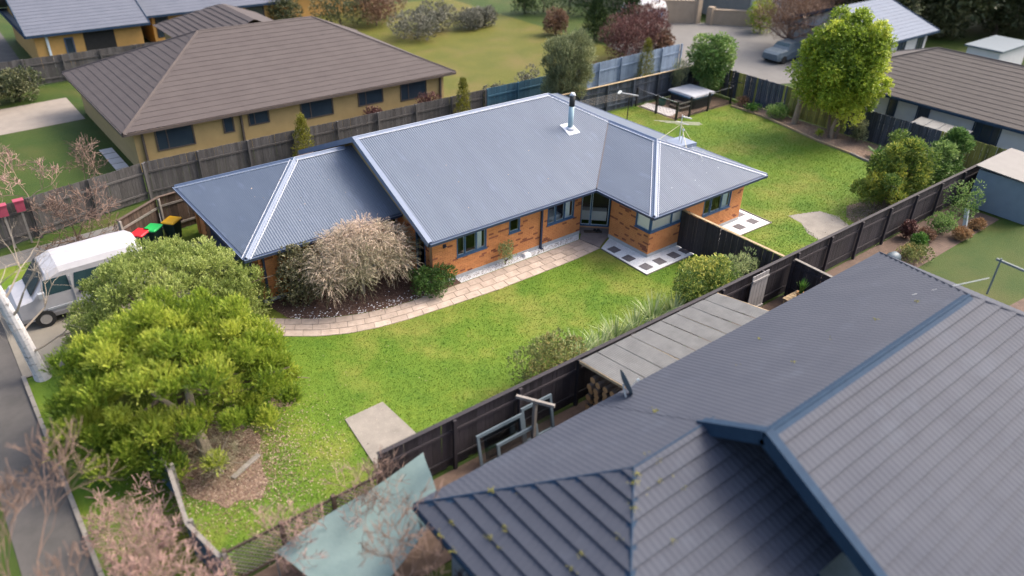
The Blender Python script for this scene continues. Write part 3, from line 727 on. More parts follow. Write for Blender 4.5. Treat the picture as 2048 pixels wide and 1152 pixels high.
def cap(p, q, name='hip_cap', w=.15): capping(MB(), p, q, w).build(name, 'cap_blue', roof, False)
cap(RL, RRp, 'ridge_cap'); cap(RRp, VT); cap(VT, AP, 'ridge_cap'); cap(AP, WF); cap(AP, WR); cap(G2, GA); cap(GA, G1); cap(GA, (2.6, 6.09, 4.05), 'ridge_cap')
# flashing edges: pale folded strips beside the caps
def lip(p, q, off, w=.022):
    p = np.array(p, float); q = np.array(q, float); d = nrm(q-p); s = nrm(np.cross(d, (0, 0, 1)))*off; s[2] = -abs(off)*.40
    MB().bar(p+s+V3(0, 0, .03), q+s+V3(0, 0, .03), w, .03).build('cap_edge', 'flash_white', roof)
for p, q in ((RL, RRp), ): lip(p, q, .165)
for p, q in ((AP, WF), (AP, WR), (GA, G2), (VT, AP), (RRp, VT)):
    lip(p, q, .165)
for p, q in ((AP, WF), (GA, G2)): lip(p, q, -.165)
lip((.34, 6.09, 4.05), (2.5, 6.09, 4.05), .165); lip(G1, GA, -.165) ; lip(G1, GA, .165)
MB().bar(np.array(IE)+V3(0, 0, .02), np.array(VT)+V3(0, 0, .01), .06, .012).build('valley_flashing', 'paver_dark', roof)
# gablet behind the wing hip, with its small cover
gb = MB(); C0 = V3(15.6, -1.0, 3.42)
gb.add([(15.55, -1.10, 3.47), (16.95, -1.10, 3.38), (16.75, -.30, 3.50), (15.65, -.30, 3.52), (15.55, -1.10, 3.30), (16.95, -1.10, 3.2), (16.75, -.30, 2.9), (15.65, -.30, 3.2)],
       [(0, 1, 2, 3), (0, 4, 5, 1), (1, 5, 6, 2), (2, 6, 7, 3), (3, 7, 4, 0)]); gb.build('gablet', 'cap_blue', roof)
def gutter(p, q, out, roofp=roof):
    p = np.array(p, float); q = np.array(q, float); o = np.array((*out, 0.))
    MB().bar(p+o*.05+V3(0, 0, -.075), q+o*.05+V3(0, 0, -.075), .12, .115).build('gutter', 'gutter_navy', roofp)
    MB().bar(p+o*.116+V3(0, 0, -.022), q+o*.116+V3(0, 0, -.022), .018, .02).build('gutter_lip', 'cap_blue', roofp)
    MB().bar(p-o*.03+V3(0, 0, -.10), q-o*.03+V3(0, 0, -.10), .03, .19).build('fascia', 'gutter_navy', roofp)
gutter(M1, (IE[0]-.06, IE[1], ZE), (0, -1)); gutter((IE[0], IE[1]-.06, ZE), WF, (-1, 0)); gutter((WF[0]-.1, WF[1], ZE), WR, (0, -1)); gutter(WR, BRc, (1, 0))
gutter((G2[0]-.1, G2[1], ZE), GE, (0, -1)); gutter(G1, G2, (-1, 0)); gutter(G1, GB, (0, 1))
sf = MB()
for pts in ([(2.5, -E, 2.2), (11.07, -E, 2.2), (11.07, .2, 2.2), (2.5, .2, 2.2)], [(11.07, -3.99, 2.2), (11.9, -3.99, 2.2), (11.9, .9, 2.2), (11.07, .9, 2.2)],
            [(11.9, -3.99, 2.2), (18.6, -3.99, 2.2), (18.6, -3.1, 2.2), (11.9, -3.1, 2.2)], [(-3.5, 2.24, 2.2), (2.9, 2.24, 2.2), (2.9, 2.9, 2.2), (-3.5, 2.9, 2.2)],
            [(-3.5, 2.9, 2.2), (-2.6, 2.9, 2.2), (-2.6, 9.9, 2.2), (-3.5, 9.9, 2.2)], [(11.9, -1.2, 2.2), (13.4, -1.2, 2.2), (13.4, .9, 2.2), (11.9, .9, 2.2)]): sf.poly(pts)
sf.build('soffit', 'soffit', house)
lp_ = np.array([(random.gauss(16.1, .38), random.gauss(-1.75, .30)) for _ in range(70)]+[(U(12.5, 17.5), U(-3.6, -1.6)) for _ in range(10)]); lz = 2.4+.393*(lp_[:, 1]+3.99)+.02
quads_object('roof_lichen', leaf_quads(np.column_stack([lp_, lz]), RNG.normal(size=(80, 3))*V3(1, .6, .2), RNG.uniform(.03, .09, 80), .03), 'gravel_white', roof, kind='stuff')
lp_ = np.array([(U(-3, 1.5), U(2.8, 5.2)) for _ in range(14)]+[(U(3.5, 12), U(-.3, 4.6)) for _ in range(22)]); lz = np.where(lp_[:, 0] < 2, 2.4+.47*(lp_[:, 1]-2.24), 2.4+TM*(lp_[:, 1]+E))+.02
quads_object('roof_lichen', leaf_quads(np.column_stack([lp_, lz]), RNG.normal(size=(36, 3))*V3(1, .6, .3), RNG.uniform(.04, .10, 36), .03), 'chip_light', roof, kind='stuff')
# gable end over the garage roof: wall, barge boards
gm = MB(); gm.poly([(2.94, -.1, 2.2), (2.94, 5.02, 4.70), (2.94, 10.1, 2.55), (2.94, 10.1, 2.2)]); gm.build('gable_wall', 'wall_cream', house)
bg_ = MB(); n_ = nrm(V3(.1, 5.64, 2.39))
for p, q in ((M1, RL), ((2.47, 10.66, ZE), RL)):
    p = np.array(p, float); q = np.array(q, float)
    MB().bar(p+V3(-.03, 0, -.06), q+V3(-.03, 0, -.06), .04, .22).build('barge_board', 'cap_blue', roof)
    MB().bar(p+V3(.06, 0, .03), q+V3(.06, 0, .03), .20, .035).build('barge_cap', 'cap_blue', roof)
MB().poly([(2.42, -E, 2.33), (2.52, 5.02, 4.70), (2.95, 5.02, 4.70), (2.95, -E, 2.33)]).build('gable_soffit', 'soffit', roof)
# flue
cx_, cy_ = 12.40, 2.72; zf = 2.4+TM*(cy_+E)
fl = MB().tube((cx_, cy_, zf-.05), (cx_+.02, cy_, zf+1.12), .125, n=20).build('flue', 'flue_blue', house, True)
fp = MB(); s_ = .34
fp.add([(cx_-s_, cy_-s_, zf-TM*s_+.035), (cx_+s_, cy_-s_, zf-TM*s_+.035), (cx_+s_, cy_+s_, zf+TM*s_+.035), (cx_-s_, cy_+s_, zf+TM*s_+.035),
        (cx_-s_, cy_-s_, zf-TM*s_), (cx_+s_, cy_-s_, zf-TM*s_), (cx_+s_, cy_+s_, zf+TM*s_), (cx_-s_, cy_+s_, zf+TM*s_)],
       [(0, 1, 2, 3), (4, 5, 1, 0), (5, 6, 2, 1), (6, 7, 3, 2), (7, 4, 0, 3)]).build('flashing', 'flash_white', fl)
MB().tube((cx_, cy_, zf+.0), (cx_, cy_, zf+.12), .21, .17, 20).build('collar', 'flash_white', fl, True)
MB().tube((cx_+.02, cy_, zf+1.10), (cx_+.03, cy_, zf+1.62), .13, n=20).build('flue_top', 'flue_black', fl, True)
MB().tube((cx_+.03, cy_, zf+1.60), (cx_+.03, cy_, zf+1.72), .155, .07, 20).build('cowl', 'flash_white', fl, True)

# ================================================================== neighbouring houses
def plain_house(name, label, loc, x0, x1, y0, y1, wallm, roofm, ze=2.4, t=.45, eave=.55, trim='trim_brown', hipL=True, hipR=True, axis='x', row=.4, ribbed=False):
    """hip or gable roofed house; x0..y1 are the eave lines"""
    h = thing(name, label, 'house', loc)
    w = MB(); w.box(x0+eave, x1-eave, y0+eave, y0+eave+.15, -.05, ze-.15); w.box(x0+eave, x1-eave, y1-eave-.15, y1-eave, -.05, ze-.15)
    w.box(x0+eave, x0+eave+.15, y0+eave+.15, y1-eave-.15, -.05, ze-.15); w.box(x1-eave-.15, x1-eave, y0+eave+.15, y1-eave-.15, -.05, ze-.15)
    w.build('wall', wallm, h)
    R = MB(); zr = lambda hd: ze+t*hd
    if axis == 'x':
        hd = (y1-y0)/2; ym = (y0+y1)/2; a = (x0+(hd if hipL else 0), ym, zr(hd)); b = (x1-(hd if hipR else 0), ym, zr(hd))
        F = [([(x0, y0, ze), (x1, y0, ze), b, a], (0, -1, -t)), ([(x1, y1, ze), (x0, y1, ze), a, b], (0, 1, -t))]
        if hipL: F.append(([(x0, y1, ze), (x0, y0, ze), a], (-1, 0, -t)))
        if hipR: F.append(([(x1, y0, ze), (x1, y1, ze), b], (1, 0, -t)))
        caps = [(a, b)]+([(a, (x0, y0, ze)), (a, (x0, y1, ze))] if hipL else [])+([(b, (x1, y0, ze)), (b, (x1, y1, ze))] if hipR else [])
    else:
        hd = (x1-x0)/2; xm = (x0+x1)/2; a = (xm, y0+(hd if hipL else 0), zr(hd)); b = (xm, y1-(hd if hipR else 0), zr(hd))
        F = [([(x0, y1, ze), (x0, y0, ze), a, b], (-1, 0, -t)), ([(x1, y0, ze), (x1, y1, ze), b, a], (1, 0, -t))]
        if hipL: F.append(([(x0, y0, ze), (x1, y0, ze), a], (0, -1, -t)))
        if hipR: F.append(([(x1, y1, ze), (x0, y1, ze), b], (0, 1, -t)))
        caps = [(a, b)]+([(a, (x0, y0, ze)), (a, (x1, y0, ze))] if hipL else [])+([(b, (x0, y1, ze)), (b, (x1, y1, ze))] if hipR else [])
    for poly, down in F:
        for (c, full_, vs, fs) in tiled(poly, down, row, 1.2 if not ribbed else .9, 1 if not ribbed else 3, 2 if not ribbed else 4, .014, .002 if not ribbed else .012): R.add(vs, fs)
    r = R.build('roof', roofm, h)
    for p, q in caps: capping(MB(), p, q, .17, .06).build('ridge_cap', roofm, r)
    e = MB()
    for p, q in (((x0, y0), (x1, y0)), ((x1, y0), (x1, y1)), ((x1, y1), (x0, y1)), ((x0, y1), (x0, y0))):
        MB().bar((*p, ze-.09), (*q, ze-.09), .12, .14).build('gutter', trim, r)
    MB().poly([(x0, y0, ze-.16), (x1, y0, ze-.16), (x1, y1, ze-.16), (x0, y1, ze-.16)]).build('soffit', 'soffit', r)
    for flag, xx in ((hipL, x0), (hipR, x1)):
        if not flag and axis == 'x':
            s = -1 if xx == x0 else 1; xw = xx-s*eave
            MB().poly([(xw, y0+eave, ze-.16), (xw, y1-eave, ze-.16), (xw, ym, zr(hd)-.12)]).build('gable_wall', wallm, h)
            for yy in (y0, y1): MB().bar((xx, yy, ze-.05), (xx, ym, zr(hd)-.03), .05, .22).build('barge_board', trim, r)
    return h
def dull_window(h, a, d, u0, u1, z0, z1, mulls=(.33,), frame='trim_brown', nm='window'):
    F = wf(a, d); f = MB()
    for q in ((u0, u1, z0, z0+.06), (u0, u1, z1-.06, z1), (u0, u0+.06, z0+.06, z1-.06), (u1-.06, u1, z0+.06, z1-.06)): obx(f, F, q[0], q[1], -.03, .05, q[2], q[3])
    w = f.build(nm, frame, h)
    xs = [u0+.06]+[u0+(u1-u0)*q for q in mulls]+[u1-.06]
    for i in range(len(xs)-1):
        q = MB(); obx(q, F, xs[i]+.02, xs[i+1]-.02, .004, .02, z0+.06, z1-.06); q.build('pane', 'glass_dull', w)
    for q in xs[1:-1]: m2 = MB(); obx(m2, F, q-.025, q+.025, .0, .04, z0+.06, z1-.06); m2.build('mullion', frame, w)
nb = plain_house('tile_roof_house', 'cream brick house with brown tiled hip roof behind the grey fence', (6.3, 24, 0), -3.55, 16.25, 17.62, 30.4, 'wall_cream', 'tile_brown', t=.45)
for q in ((-2.0, -.05, .98, 2.12), (1.5, 2.1, 1.22, 2.15), (2.9, 4.1, 1.35, 2.2), (5.95, 7.97, 1.08, 2.15), (9.6, 11.3, 1.2, 2.2), (12.5, 14.4, 1.0, 2.22)):
    dull_window(nb, (0, 18.17), (1, 0), q[0], q[1], q[2], q[3], (.3,) if q[1]-q[0] > 1 else ())
for x in (-2.6, 2.5, 15.4): MB().box(x-.05, x+.05, 18.02, 18.15, 0, 2.3).build('downpipe', 'trim_brown', nb)
bw = MB()
for poly, down in (([(4.5, 30.0, 2.4), (12.5, 30.0, 2.4), (8.5, 30.0, 4.2)], (0, -1, -.45)), ([(4.5, 40, 2.4), (4.5, 30.0, 2.4), (8.5, 30, 4.2), (8.5, 36, 4.2)], (-1, 0, -.45)), ([(12.5, 30.0, 2.4), (12.5, 40, 2.4), (8.5, 36, 4.2), (8.5, 30, 4.2)], (1, 0, -.45)), ([(12.5, 40, 2.4), (4.5, 40, 2.4), (8.5, 36, 4.2)], (0, 1, -.45))):
    if poly[0][1] == 30.0 and poly[1][1] == 30.0: continue
    for (c, f_, vs, fs) in tiled(poly, down, .4, 1.2, 1, 2, .035, .002): bw.add(vs, fs)
bw.build('rear_wing_roof', 'tile_brown', nb)
MB().box(5.05, 11.95, 29.85, 39.4, -.05, 2.3).build('rear_wing_wall', 'wall_cream', nb)
for i in range(5): MB().slab(rect(-3.95, -3.3, 18.6+i*.85, 19.35+i*.85), -.03, .02).build('stepping_slab', 'pad_pale', nb)

fy = plain_house('yellow_house', 'yellow brick house with grey roof and dark garage opening at the top left', (0, 46, 0), -3.7, 4.6, 41.0, 52.0, 'wall_yellow', 'roof_greyblue', t=.42, hipL=False, hipR=False, trim='tile_trim')
F = wf((0, 41.55), (1, 0))
dull_window(fy, (0, 41.55), (1, 0), -1.3, -.7, .3, 1.9, (), 'frame_blue', 'side_door')
q = MB(); obx(q, F, .0, 2.1, -.02, .03, .0, 2.1); q.build('garage_door', 'rubber', fy)
MB().box(-2.45, -2.3, 41.4, 41.54, 0, 2.3).build('downpipe', 'frame_white', fy)
fy2 = plain_house('yellow_house', 'yellow brick wing with grey roof and wide dark glass doors behind the brown tiled roof', (10, 48, 0), 4.9, 16.6, 43.2, 54.0, 'wall_yellow', 'roof_greyblue', t=.42, hipL=False, hipR=True, trim='tile_trim')
for q in ((5.7, 6.7, .6, 2.1), (8.0, 10.6, .1, 2.15), (13.0, 14.6, .8, 2.1)): dull_window(fy2, (0, 43.75), (1, 0), *q, (.5,), 'tile_trim')
fy3 = plain_house('yellow_house', 'small far yellow house with blue trim at the top edge left of the paddock', (21, 52, 0), 17.6, 27, 46.5, 54, 'wall_yellow', 'roof_greyblue', t=.4, trim='frame_blue')

# near neighbour, bottom right: slate-coloured pressed tile roof
TN = .53; ny0 = -11.15; nr_ = (-16.05, 5.0)
nh = thing('slate_roof_house', 'nearest house with slate blue tiled roof filling the lower right corner', 'house', (5, -16, 0))
R1 = V3(.95, -16.05, 5.0); R2 = V3(10.3, -16.05, 5.0); EB = -11.15; EF = -20.95
ga_ = V3(-1.40, -14.55, 4.20); gj = V3(1.30, -14.55, 4.20); gl = -4.85; gf = -17.95
faces = [([(gl, EB, 2.4), (1.0, EB, 2.4), tuple(gj), tuple(ga_)], (0, 1, -TN), 'b'), ([(1.0, EB, 2.405), (15.7, EB, 2.4), tuple(R2), tuple(R1)], (0, 1, -TN), 'b'),
         ([(gl, gf, 2.4), (gl, EB, 2.4), tuple(ga_)], (-1, 0, -TN), 'a'), ([(2.0, gf, 2.4), (gl, gf, 2.4), tuple(ga_), (2.0, -14.55, 4.20)], (0, -1, -TN), 'a'),
         ([(15.7, EF, 2.4), (.95, EF, 2.4), tuple(R1), tuple(R2)], (0, -1, -TN), 'a'), ([(15.7, EB, 2.4), (15.7, EF, 2.4), tuple(R2)], (1, 0, -TN), 'c')]
tiles = []
for poly, down, tg in faces:
    for (c, f_, vs, fs) in tiled(poly, down, .37, .51, 3, 5, .05, .008): tiles.append((np.linalg.norm(c-cam_v), c, vs, fs, tg, f_))
nroof = MB(); 
for p, q in ((R1, R2), (ga_, gj)): pass
nroof = capping(MB(), R1, R2, .15, .05).build('roof', 'tile_trim', nh)
def in_view(c):
    d = np.array(c)-cam_v; z = d @ np.array(fw); x = d @ np.array(r2)/z*1521.89; y = d @ np.array(u2)/z*1521.89
    return z > 0 and abs(x) < 1050 and abs(y) < 600
vis = sorted([t for t in tiles if in_view(t[1]) and t[4] == 'a' and t[5]], key=lambda t: t[0])[:300]; ids = {id(t) for t in vis}
for t in vis:
    mb = MB(); mb.add(t[2], t[3]); mb.build('roof_tile', 'tile_slate', nroof)
rest = MB()
for t in tiles:
    if id(t) not in ids: rest.add(t[2], t[3])
rest.build('roof_tiles', 'tile_slate', nroof, kind='stuff')
for p, q in ((ga_, gj), (ga_, (gl, EB, 2.42)), (ga_, (gl, gf, 2.42)), (R2, (15.7, EB, 2.42)), (R2, (15.7, EF, 2.42))): capping(MB(), p, q, .11, .045).build('hip_cap', 'tile_trim' if p is ga_ else 'tile_slate', nroof)
for p, q in ((R1, V3(.95, EF, 2.4)), (R1, V3(.95, -14.45, 4.15))):
    MB().bar(p+V3(-.06, 0, -.08), q+V3(-.06, 0, -.08), .05, .34).build('barge_board', 'tile_trim', nroof)
    MB().bar(p+V3(.06, 0, .06), q+V3(.06, 0, .06), .24, .04).build('barge_cap', 'tile_trim', nroof)
MB().poly([(1.98, -11.6, 2.4), (1.98, -20.5, 2.4), (1.98, -16.05, 4.9)]).build('gable_wall', 'tile_trim', nh)  # dark wall colour paints in the shade below the overhanging roof
MB().poly([tuple(R1+V3(0, 0, -.2)), (2.0, -16.05, 4.78), (2.0, EF, 2.2), (.95, EF, 2.2)]).build('gable_soffit', 'tile_trim', nroof)
for p, q in (((gl, EB), (15.7, EB)), ((gl, gf), (gl, EB)), ((gl, gf), (1.0, gf)), ((.95, EF), (15.7, EF)), ((15.7, EF), (15.7, EB))):
    MB().bar((*p, 2.33), (*q, 2.33), .12, .13).build('gutter', 'tile_trim', nroof)
w = MB(); w.box(gl+.6, 1.2, -17.4, -11.75, -.05, 2.3); w.box(2.0, 15.1, -20.3, -11.75, -.05, 2.3); w.build('wall', 'soffit', nh)
chips('roof_moss', [], 'moss', .05, nroof) if False else None
mp = []
for _ in range(48):
    t = random.choice([q for q in tiles if q[4] == 'a' and q[1][0] < -.6+random.random()] if _ < 40 else [q for q in tiles if q[4] == 'b'])
    v = t[2][3*random.randrange(len(t[2])//3)+1]; 
    for _k in range(int(random.expovariate(.07))): mp.append(np.array(v)+RNG.normal(size=3)*V3(.05, .05, .006)+V3(0, 0, .012))
mp = np.array(mp); quads_object('roof_moss', leaf_quads(mp, RNG.normal(size=mp.shape)*V3(1, 1, .3), .035, .03), 'moss', nroof, kind='stuff')
fz = 2.4+TN*(EF+4.4-EF); 
nf = MB().tube((13.3, -18.0, 3.4), (13.3, -18.0, 5.2), .19, n=20).build('flue', 'dish_grey', nh, True)
MB().box(12.85, 13.75, -18.45, -17.55, 3.55, 3.95).build('flashing', 'flash_white', nf)

# white house at the right, brown roof
rh = plain_house('white_house', 'white walled house with brown tiled roof and navy window frames behind the back fence', (41, -6, 0), 35.2, 45.5, -22, 4.4, 'wall_white', 'tile_brown_pale', t=.40, axis='y', trim='tile_trim', eave=.7)
a = (35.9, 0); 
for (y0_, y1_, z0_, z1_) in ((-1.25, -.70, .5, 2.15), (-3.25, -2.5, .2, 2.2), (-7.3, -5.8, .75, 2.15), (-11, -9.4, .9, 2.1), (-14.5, -12.9, .9, 2.1)):
    dull_window(rh, (35.9, 0), (0, -1), -y1_, -y0_, z0_, z1_, () if y1_-y0_ < 1 else (.3, .7), 'tile_trim')
bh = plain_house('steel_roof_house', 'white house with steel blue gable roof beyond the lime green tree', (53, 9, 0), 47.0, 54.6, 5.5, 15.0, 'wall_white', 'roof_steel', t=.36, trim='tile_trim', ze=2.6, hipL=False, hipR=False)
for q in ((49.5, 50.7, .8, 2.2), (52.5, 53.6, .8, 2.2)): dull_window(bh, (0, 6.05), (1, 0), *q, (.5,), 'tile_trim')
# sand coloured houses at the top
s1 = plain_house('sand_house', 'sand coloured rendered house with garden walls at the top edge', (55, 33, 0), 47, 60, 31, 40, 'wall_sand', 'tile_brown', t=.4, ze=3.2)
for q in ((49, 50.2, .9, 2.5), (51.5, 53.0, .9, 2.5), (55, 57, .9, 2.5)): dull_window(s1, (0, 31.55), (1, 0), *q, (.5,), 'trim_brown')
s2 = plain_house('garage_house', 'pale house with grey double garage door at the top of the drive', (58, 26, 0), 53, 66, 20.5, 32, 'wall_white', 'roof_greyblue', t=.42, ze=3.0, axis='y', hipL=False, hipR=False)
F = wf((53.55, 31), (0, -1)); q = MB(); obx(q, F, 2.6, 8.3, .0, .05, 0, 2.5); gdo = q.build('garage_door', 'door_grey', s2)
for j in range(4): q = MB(); obx(q, F, 2.65, 8.25, .051, .07, .05+j*.61, .05+j*.61+.57); q.build('door_panel', 'door_grey', gdo)
for (nm, lb, pts) in (('garden_wall', 'sand rendered wall running beside the grey drive with a step in it', [((44.5, 29.2), (49.5, 25.6), 2.0)]), ('garden_wall', 'low sand rendered wall in front of the pale garage', [((50.3, 24.6), (53.2, 21.6), 1.3)])):
    t = thing(nm, lb, 'wall', (*pts[0][0], 0))
    for p, q, h in pts:
        MB().bar((*p, h/2-.02), (*q, h/2-.02), .3, h).build('wall_body', 'wall_sand', t); MB().bar((*p, h+.03), (*q, h+.03), .4, .08).build('coping', 'wall_sand', t)
        for e in (p, q): MB().box(e[0]-.28, e[0]+.28, e[1]-.28, e[1]+.28, -.05, h+.25).build('pier', 'wall_sand', t)

# ================================================================== fences
PAL = {}
def fence(name, label, a, b, h, m, side=1, cap=None, pw=.145, gap=.006, post=2.4, rails=(.35, 1.35), group=None, mfun=None, capm=None, jitter=.02, th=.02, z0=.04, railm=None):
    """paling fence from a to b: palings on the side to the left of a->b when side=1, rails and posts on the other side"""
    a, b = np.array(a, float), np.array(b, float); Ln = np.linalg.norm(b-a); d = (b-a)/Ln; ang = math.atan2(d[1], d[0]); nl = V3(-d[1], d[0], 0)*side
    t = thing(name, label, 'fence', (a[0], a[1], 0), group, ang); s = side
    n = int(Ln/(pw+gap))
    for i in range(n):
        mm = mfun(i/n) if mfun else m; key = (round(pw, 3), round(h, 2), mm, th)
        if key not in PAL: PAL[key] = MB().box(-pw/2, pw/2, -th/2, th/2, 0, h-z0).mesh('paling', mm)
        o = link('paling', PAL[key], t, ((i+.5)*(pw+gap), s*(.035+random.uniform(-.003, .003)), z0+random.uniform(-jitter, jitter)*.6)); o.rotation_euler = (0, random.uniform(-.006, .006), 0)
    k = max(1, round(Ln/post))
    for z in rails:
        q = MB().box(0, Ln, -.022, .022, z-.045, z+.045) if s > 0 else MB().box(0, Ln, -.022, .022, z-.045, z+.045)
        link('rail', q.mesh('rail', railm or m), t)
    for i in range(k+1):
        x = Ln*i/k; link('post', MB().box(x-.05, x+.05, -s*.13 if s > 0 else .024, -.024 if s > 0 else .13, -.05, h+.02).mesh('post', railm or m), t)
    if cap: link('cap_board', MB().box(-.03, Ln+.03, -.06, .075, h+.026, h+.056).mesh('cap_board', capm or m), t)
    return t
fence('black_fence', 'long black stained timber fence between the lawn and the slate roofed house', (-4.4, -8.65), (33.0, -8.75), 1.78, 'fence_black', 1, True)
fence('back_fence', 'dark paling fence with mossy yellow boards behind the lime green tree', (33.2, -8.7), (33.25, 11.4), 1.85, 'fence_navy', 1, None, .13, .012,
      mfun=lambda f: 'fence_moss' if (f < .16 or .44 < f < .66 or (.8 < f < .9 and random.random() < .35)) else ('fence_moss' if random.random() < .06 else 'fence_navy'))
fence('far_fence', 'weathered navy timber fence behind the spa pool and clothesline', (33.2, 11.5), (14.5, 11.75), 1.75, 'fence_navy', -1, True, capm='timber_raw', pw=.14)
fence('gate_fence', 'black close boarded fence joining the house wing to the long black fence', (13.62, -3.42), (13.62, -8.56), 1.72, 'fence_black', -1, True, capm='timber_raw')
fence('grey_fence', 'tall weathered grey timber fence below the brown tiled house', (-13.5, 12.4), (-3.6, 14.75), 1.85, 'fence_grey', 1, None)
fence('grey_fence', 'long weathered grey timber fence running behind the blue roof', (-3.5, 14.8), (16.6, 15.0), 1.85, 'fence_grey', 1, None)
fence('teal_fence', 'teal painted timber fence left of the olive tree', (16.8, 15.05), (24.2, 15.2), 1.85, 'fence_teal', 1, None, pw=.2)
fence('pale_blue_fence', 'pale blue painted timber fence below the dark red shrubs', (24.4, 15.2), (35.6, 15.7), 1.95, 'fence_paleblue', 1, None, pw=.2)
fence('brown_fence', 'short dark brown timber fence behind the wheelie bins', (-6.1, 9.3), (-4.2, 10.6), 1.75, 'fence_brown', 1, True, railm='timber_grey')
fence('brown_fence', 'dark brown timber fence beside the garage corner and the yellow lidded bin', (-4.15, 10.65), (4.0, 11.7), 1.75, 'fence_brown', 1, True, railm='timber_grey')
fence('grey_fence', 'lichen covered grey fence in front of the yellow house', (-9.5, 37.2), (12, 37.6), 1.8, 'fence_grey', 1, None, pw=.24)
fence('dark_fence', 'short black fence standing out from the long black fence beside the potted plant', (14.0, -8.85), (13.9, -11.0), 1.6, 'fence_black', 1, True, capm='timber_grey')
# low blue board fence with timber capping, three leaning runs
bf = thing('low_blue_fence', 'low blue board fence with mossy timber capping beside the leaf litter', 'fence', (-8.8, -6.5, 0))
runs = [((-8.95, -3.6), (-8.75, -5.1)), ((-8.75, -5.1), (-9.0, -7.3)), ((-9.0, -7.3), (-8.72, -8.75))]
for (p, q) in runs:
    p3, q3 = V3(*p, 0), V3(*q, 0); k = 12
    for i in range(k):
        a_ = p3+(q3-p3)*(i+.05)/k; b_ = p3+(q3-p3)*(i+.95)/k
        MB().bar(a_+V3(0, 0, .55), b_+V3(0, 0, .55), .025, 1.08).build('board', 'frame_blue', bf)
    MB().bar((*p, 1.12), (*q, 1.12), .11, .045).build('capping', 'timber_grey', bf)
    MB().bar(p3+V3(.04, 0, .8), q3+V3(.04, 0, .8), .05, .09).build('rail', 'timber_grey', bf)
for (x, y) in ((-8.95, -3.6), (-8.72, -5.1), (-8.95, -7.3), (-8.68, -8.75)): MB().box(x-.0, x+.10, y-.05, y+.05, -.05, 1.2).build('post', 'timber_grey', bf)
# trellis
tr = thing('trellis_fence', 'weathered diagonal trellis panel at the bottom corner of the lawn', 'fence', (-6.5, -8.7, 0))
for x in (-8.6, -7.2, -5.8, -4.5): MB().box(x-.05, x+.05, -8.76, -8.66, -.05, 1.25).build('post', 'fence_brown', tr)
for z in (.1, 1.15): MB().box(-8.6, -4.5, -8.735, -8.685, z-.03, z+.03).build('rail', 'fence_brown', tr)
for i in range(40):
    x = -8.6+i*.135-.6
    for s in (1, -1):
        x0, x1, z0, z1 = (x, x+1.0, .12, 1.12) if s > 0 else (x+1.0, x, .12, 1.12)
        def cl(xa, za, xb, zb):
            pts = []
            for (X, Z, X2, Z2) in ((xa, za, xb, zb), (xb, zb, xa, za)):
                if X < -8.6: f = (-8.6-X)/(X2-X); X, Z = -8.6, Z+f*(Z2-Z)
                if X > -4.5: f = (-4.5-X)/(X2-X); X, Z = -4.5, Z+f*(Z2-Z)
                pts.append((X, Z))
            return pts
        if max(x0, x1) < -8.5 or min(x0, x1) > -4.6: continue
        (ax, az), (bx_, bz) = cl(x0, z0, x1, z1)
        MB().bar((ax, -8.71+.012*s, az), (bx_, -8.71+.012*s, bz), .010, .035, 0, (0, 1, 0) if False else (0, 0, 1)).build('slat', 'fence_brown' if s > 0 else 'timber_grey', tr)

# ================================================================== things in the yard
def wheelie(label, x, y, rz, lidm, stick=False):
    t = thing('wheelie_bin', label, 'bin', (x, y, 0), 'wheelie bins along the brown fence', rz)
    def part(name, mb, m, smooth=False, parent=t): return link(name, mb.mesh(name, m, smooth=smooth), parent)
    b = MB(); ring = []
    for z, w, d in ((.06, .40, .44), (.50, .47, .54), (.97, .53, .64)):
        r = []; 
        for sx, sy in ((-1, -1), (1, -1), (1, 1), (-1, 1)):
            for k in range(3):
                a0 = {(-1, -1): math.pi, (1, -1): 1.5*math.pi, (1, 1): 0, (-1, 1): .5*math.pi}[(sx, sy)]+k*math.pi/4; c = .05
                r.append((sx*(w/2-c)+c*math.cos(a0), sy*(d/2-c)+c*math.sin(a0), z))
        ring.append(r)
    n = 12; b.add(sum(ring, []), [(j*n+i, j*n+(i+1) % n, (j+1)*n+(i+1) % n, (j+1)*n+i) for j in range(2) for i in range(n)]+[tuple(range(n-1, -1, -1))])
    part('body', b, 'plastic_green')
    r = MB().box(-.285, .285, -.34, .33, .95, .985); part('rim', r, 'plastic_green')
    l = MB(); vs = []
    for z, s in ((.99, 1.0), (1.03, 1.0), (1.065, .86)):
        for k in range(12):
            p = ring[2][k]; vs.append((p[0]*1.12*s, p[1]*1.10*s, z))
    l.add(vs, [(j*12+i, j*12+(i+1) % 12, (j+1)*12+(i+1) % 12, (j+1)*12+i) for j in range(2) for i in range(12)]+[tuple(range(24, 36))]); lid = part('lid', l, lidm)
    h = MB(); h.tube((-.22, .38, .98), (.22, .38, .98), .018, n=6); h.tube((-.22, .38, .98), (-.22, .30, .93), .018, n=6); h.tube((.22, .38, .98), (.22, .30, .93), .018, n=6); part('handle', h, 'plastic_green')
    for s in (-1, 1): part('wheel', MB().tube((s*.22, .26, .10), (s*.28, .26, .10), .10, n=14), 'rubber')
    if stick: part('sticker', MB().box(-.09, .09, -.292, -.285, .66, .76), 'label_white')
    return t
wheelie('dark green wheelie bin with yellow lid closest to the garage', -4.0, 9.75, 2.3, 'lid_yellow', True)
wheelie('dark green wheelie bin with green lid in the middle of three', -4.85, 9.5, 2.35, 'lid_green')
wheelie('dark green wheelie bin with red lid furthest from the garage', -5.4, 9.35, 2.3, 'lid_red')

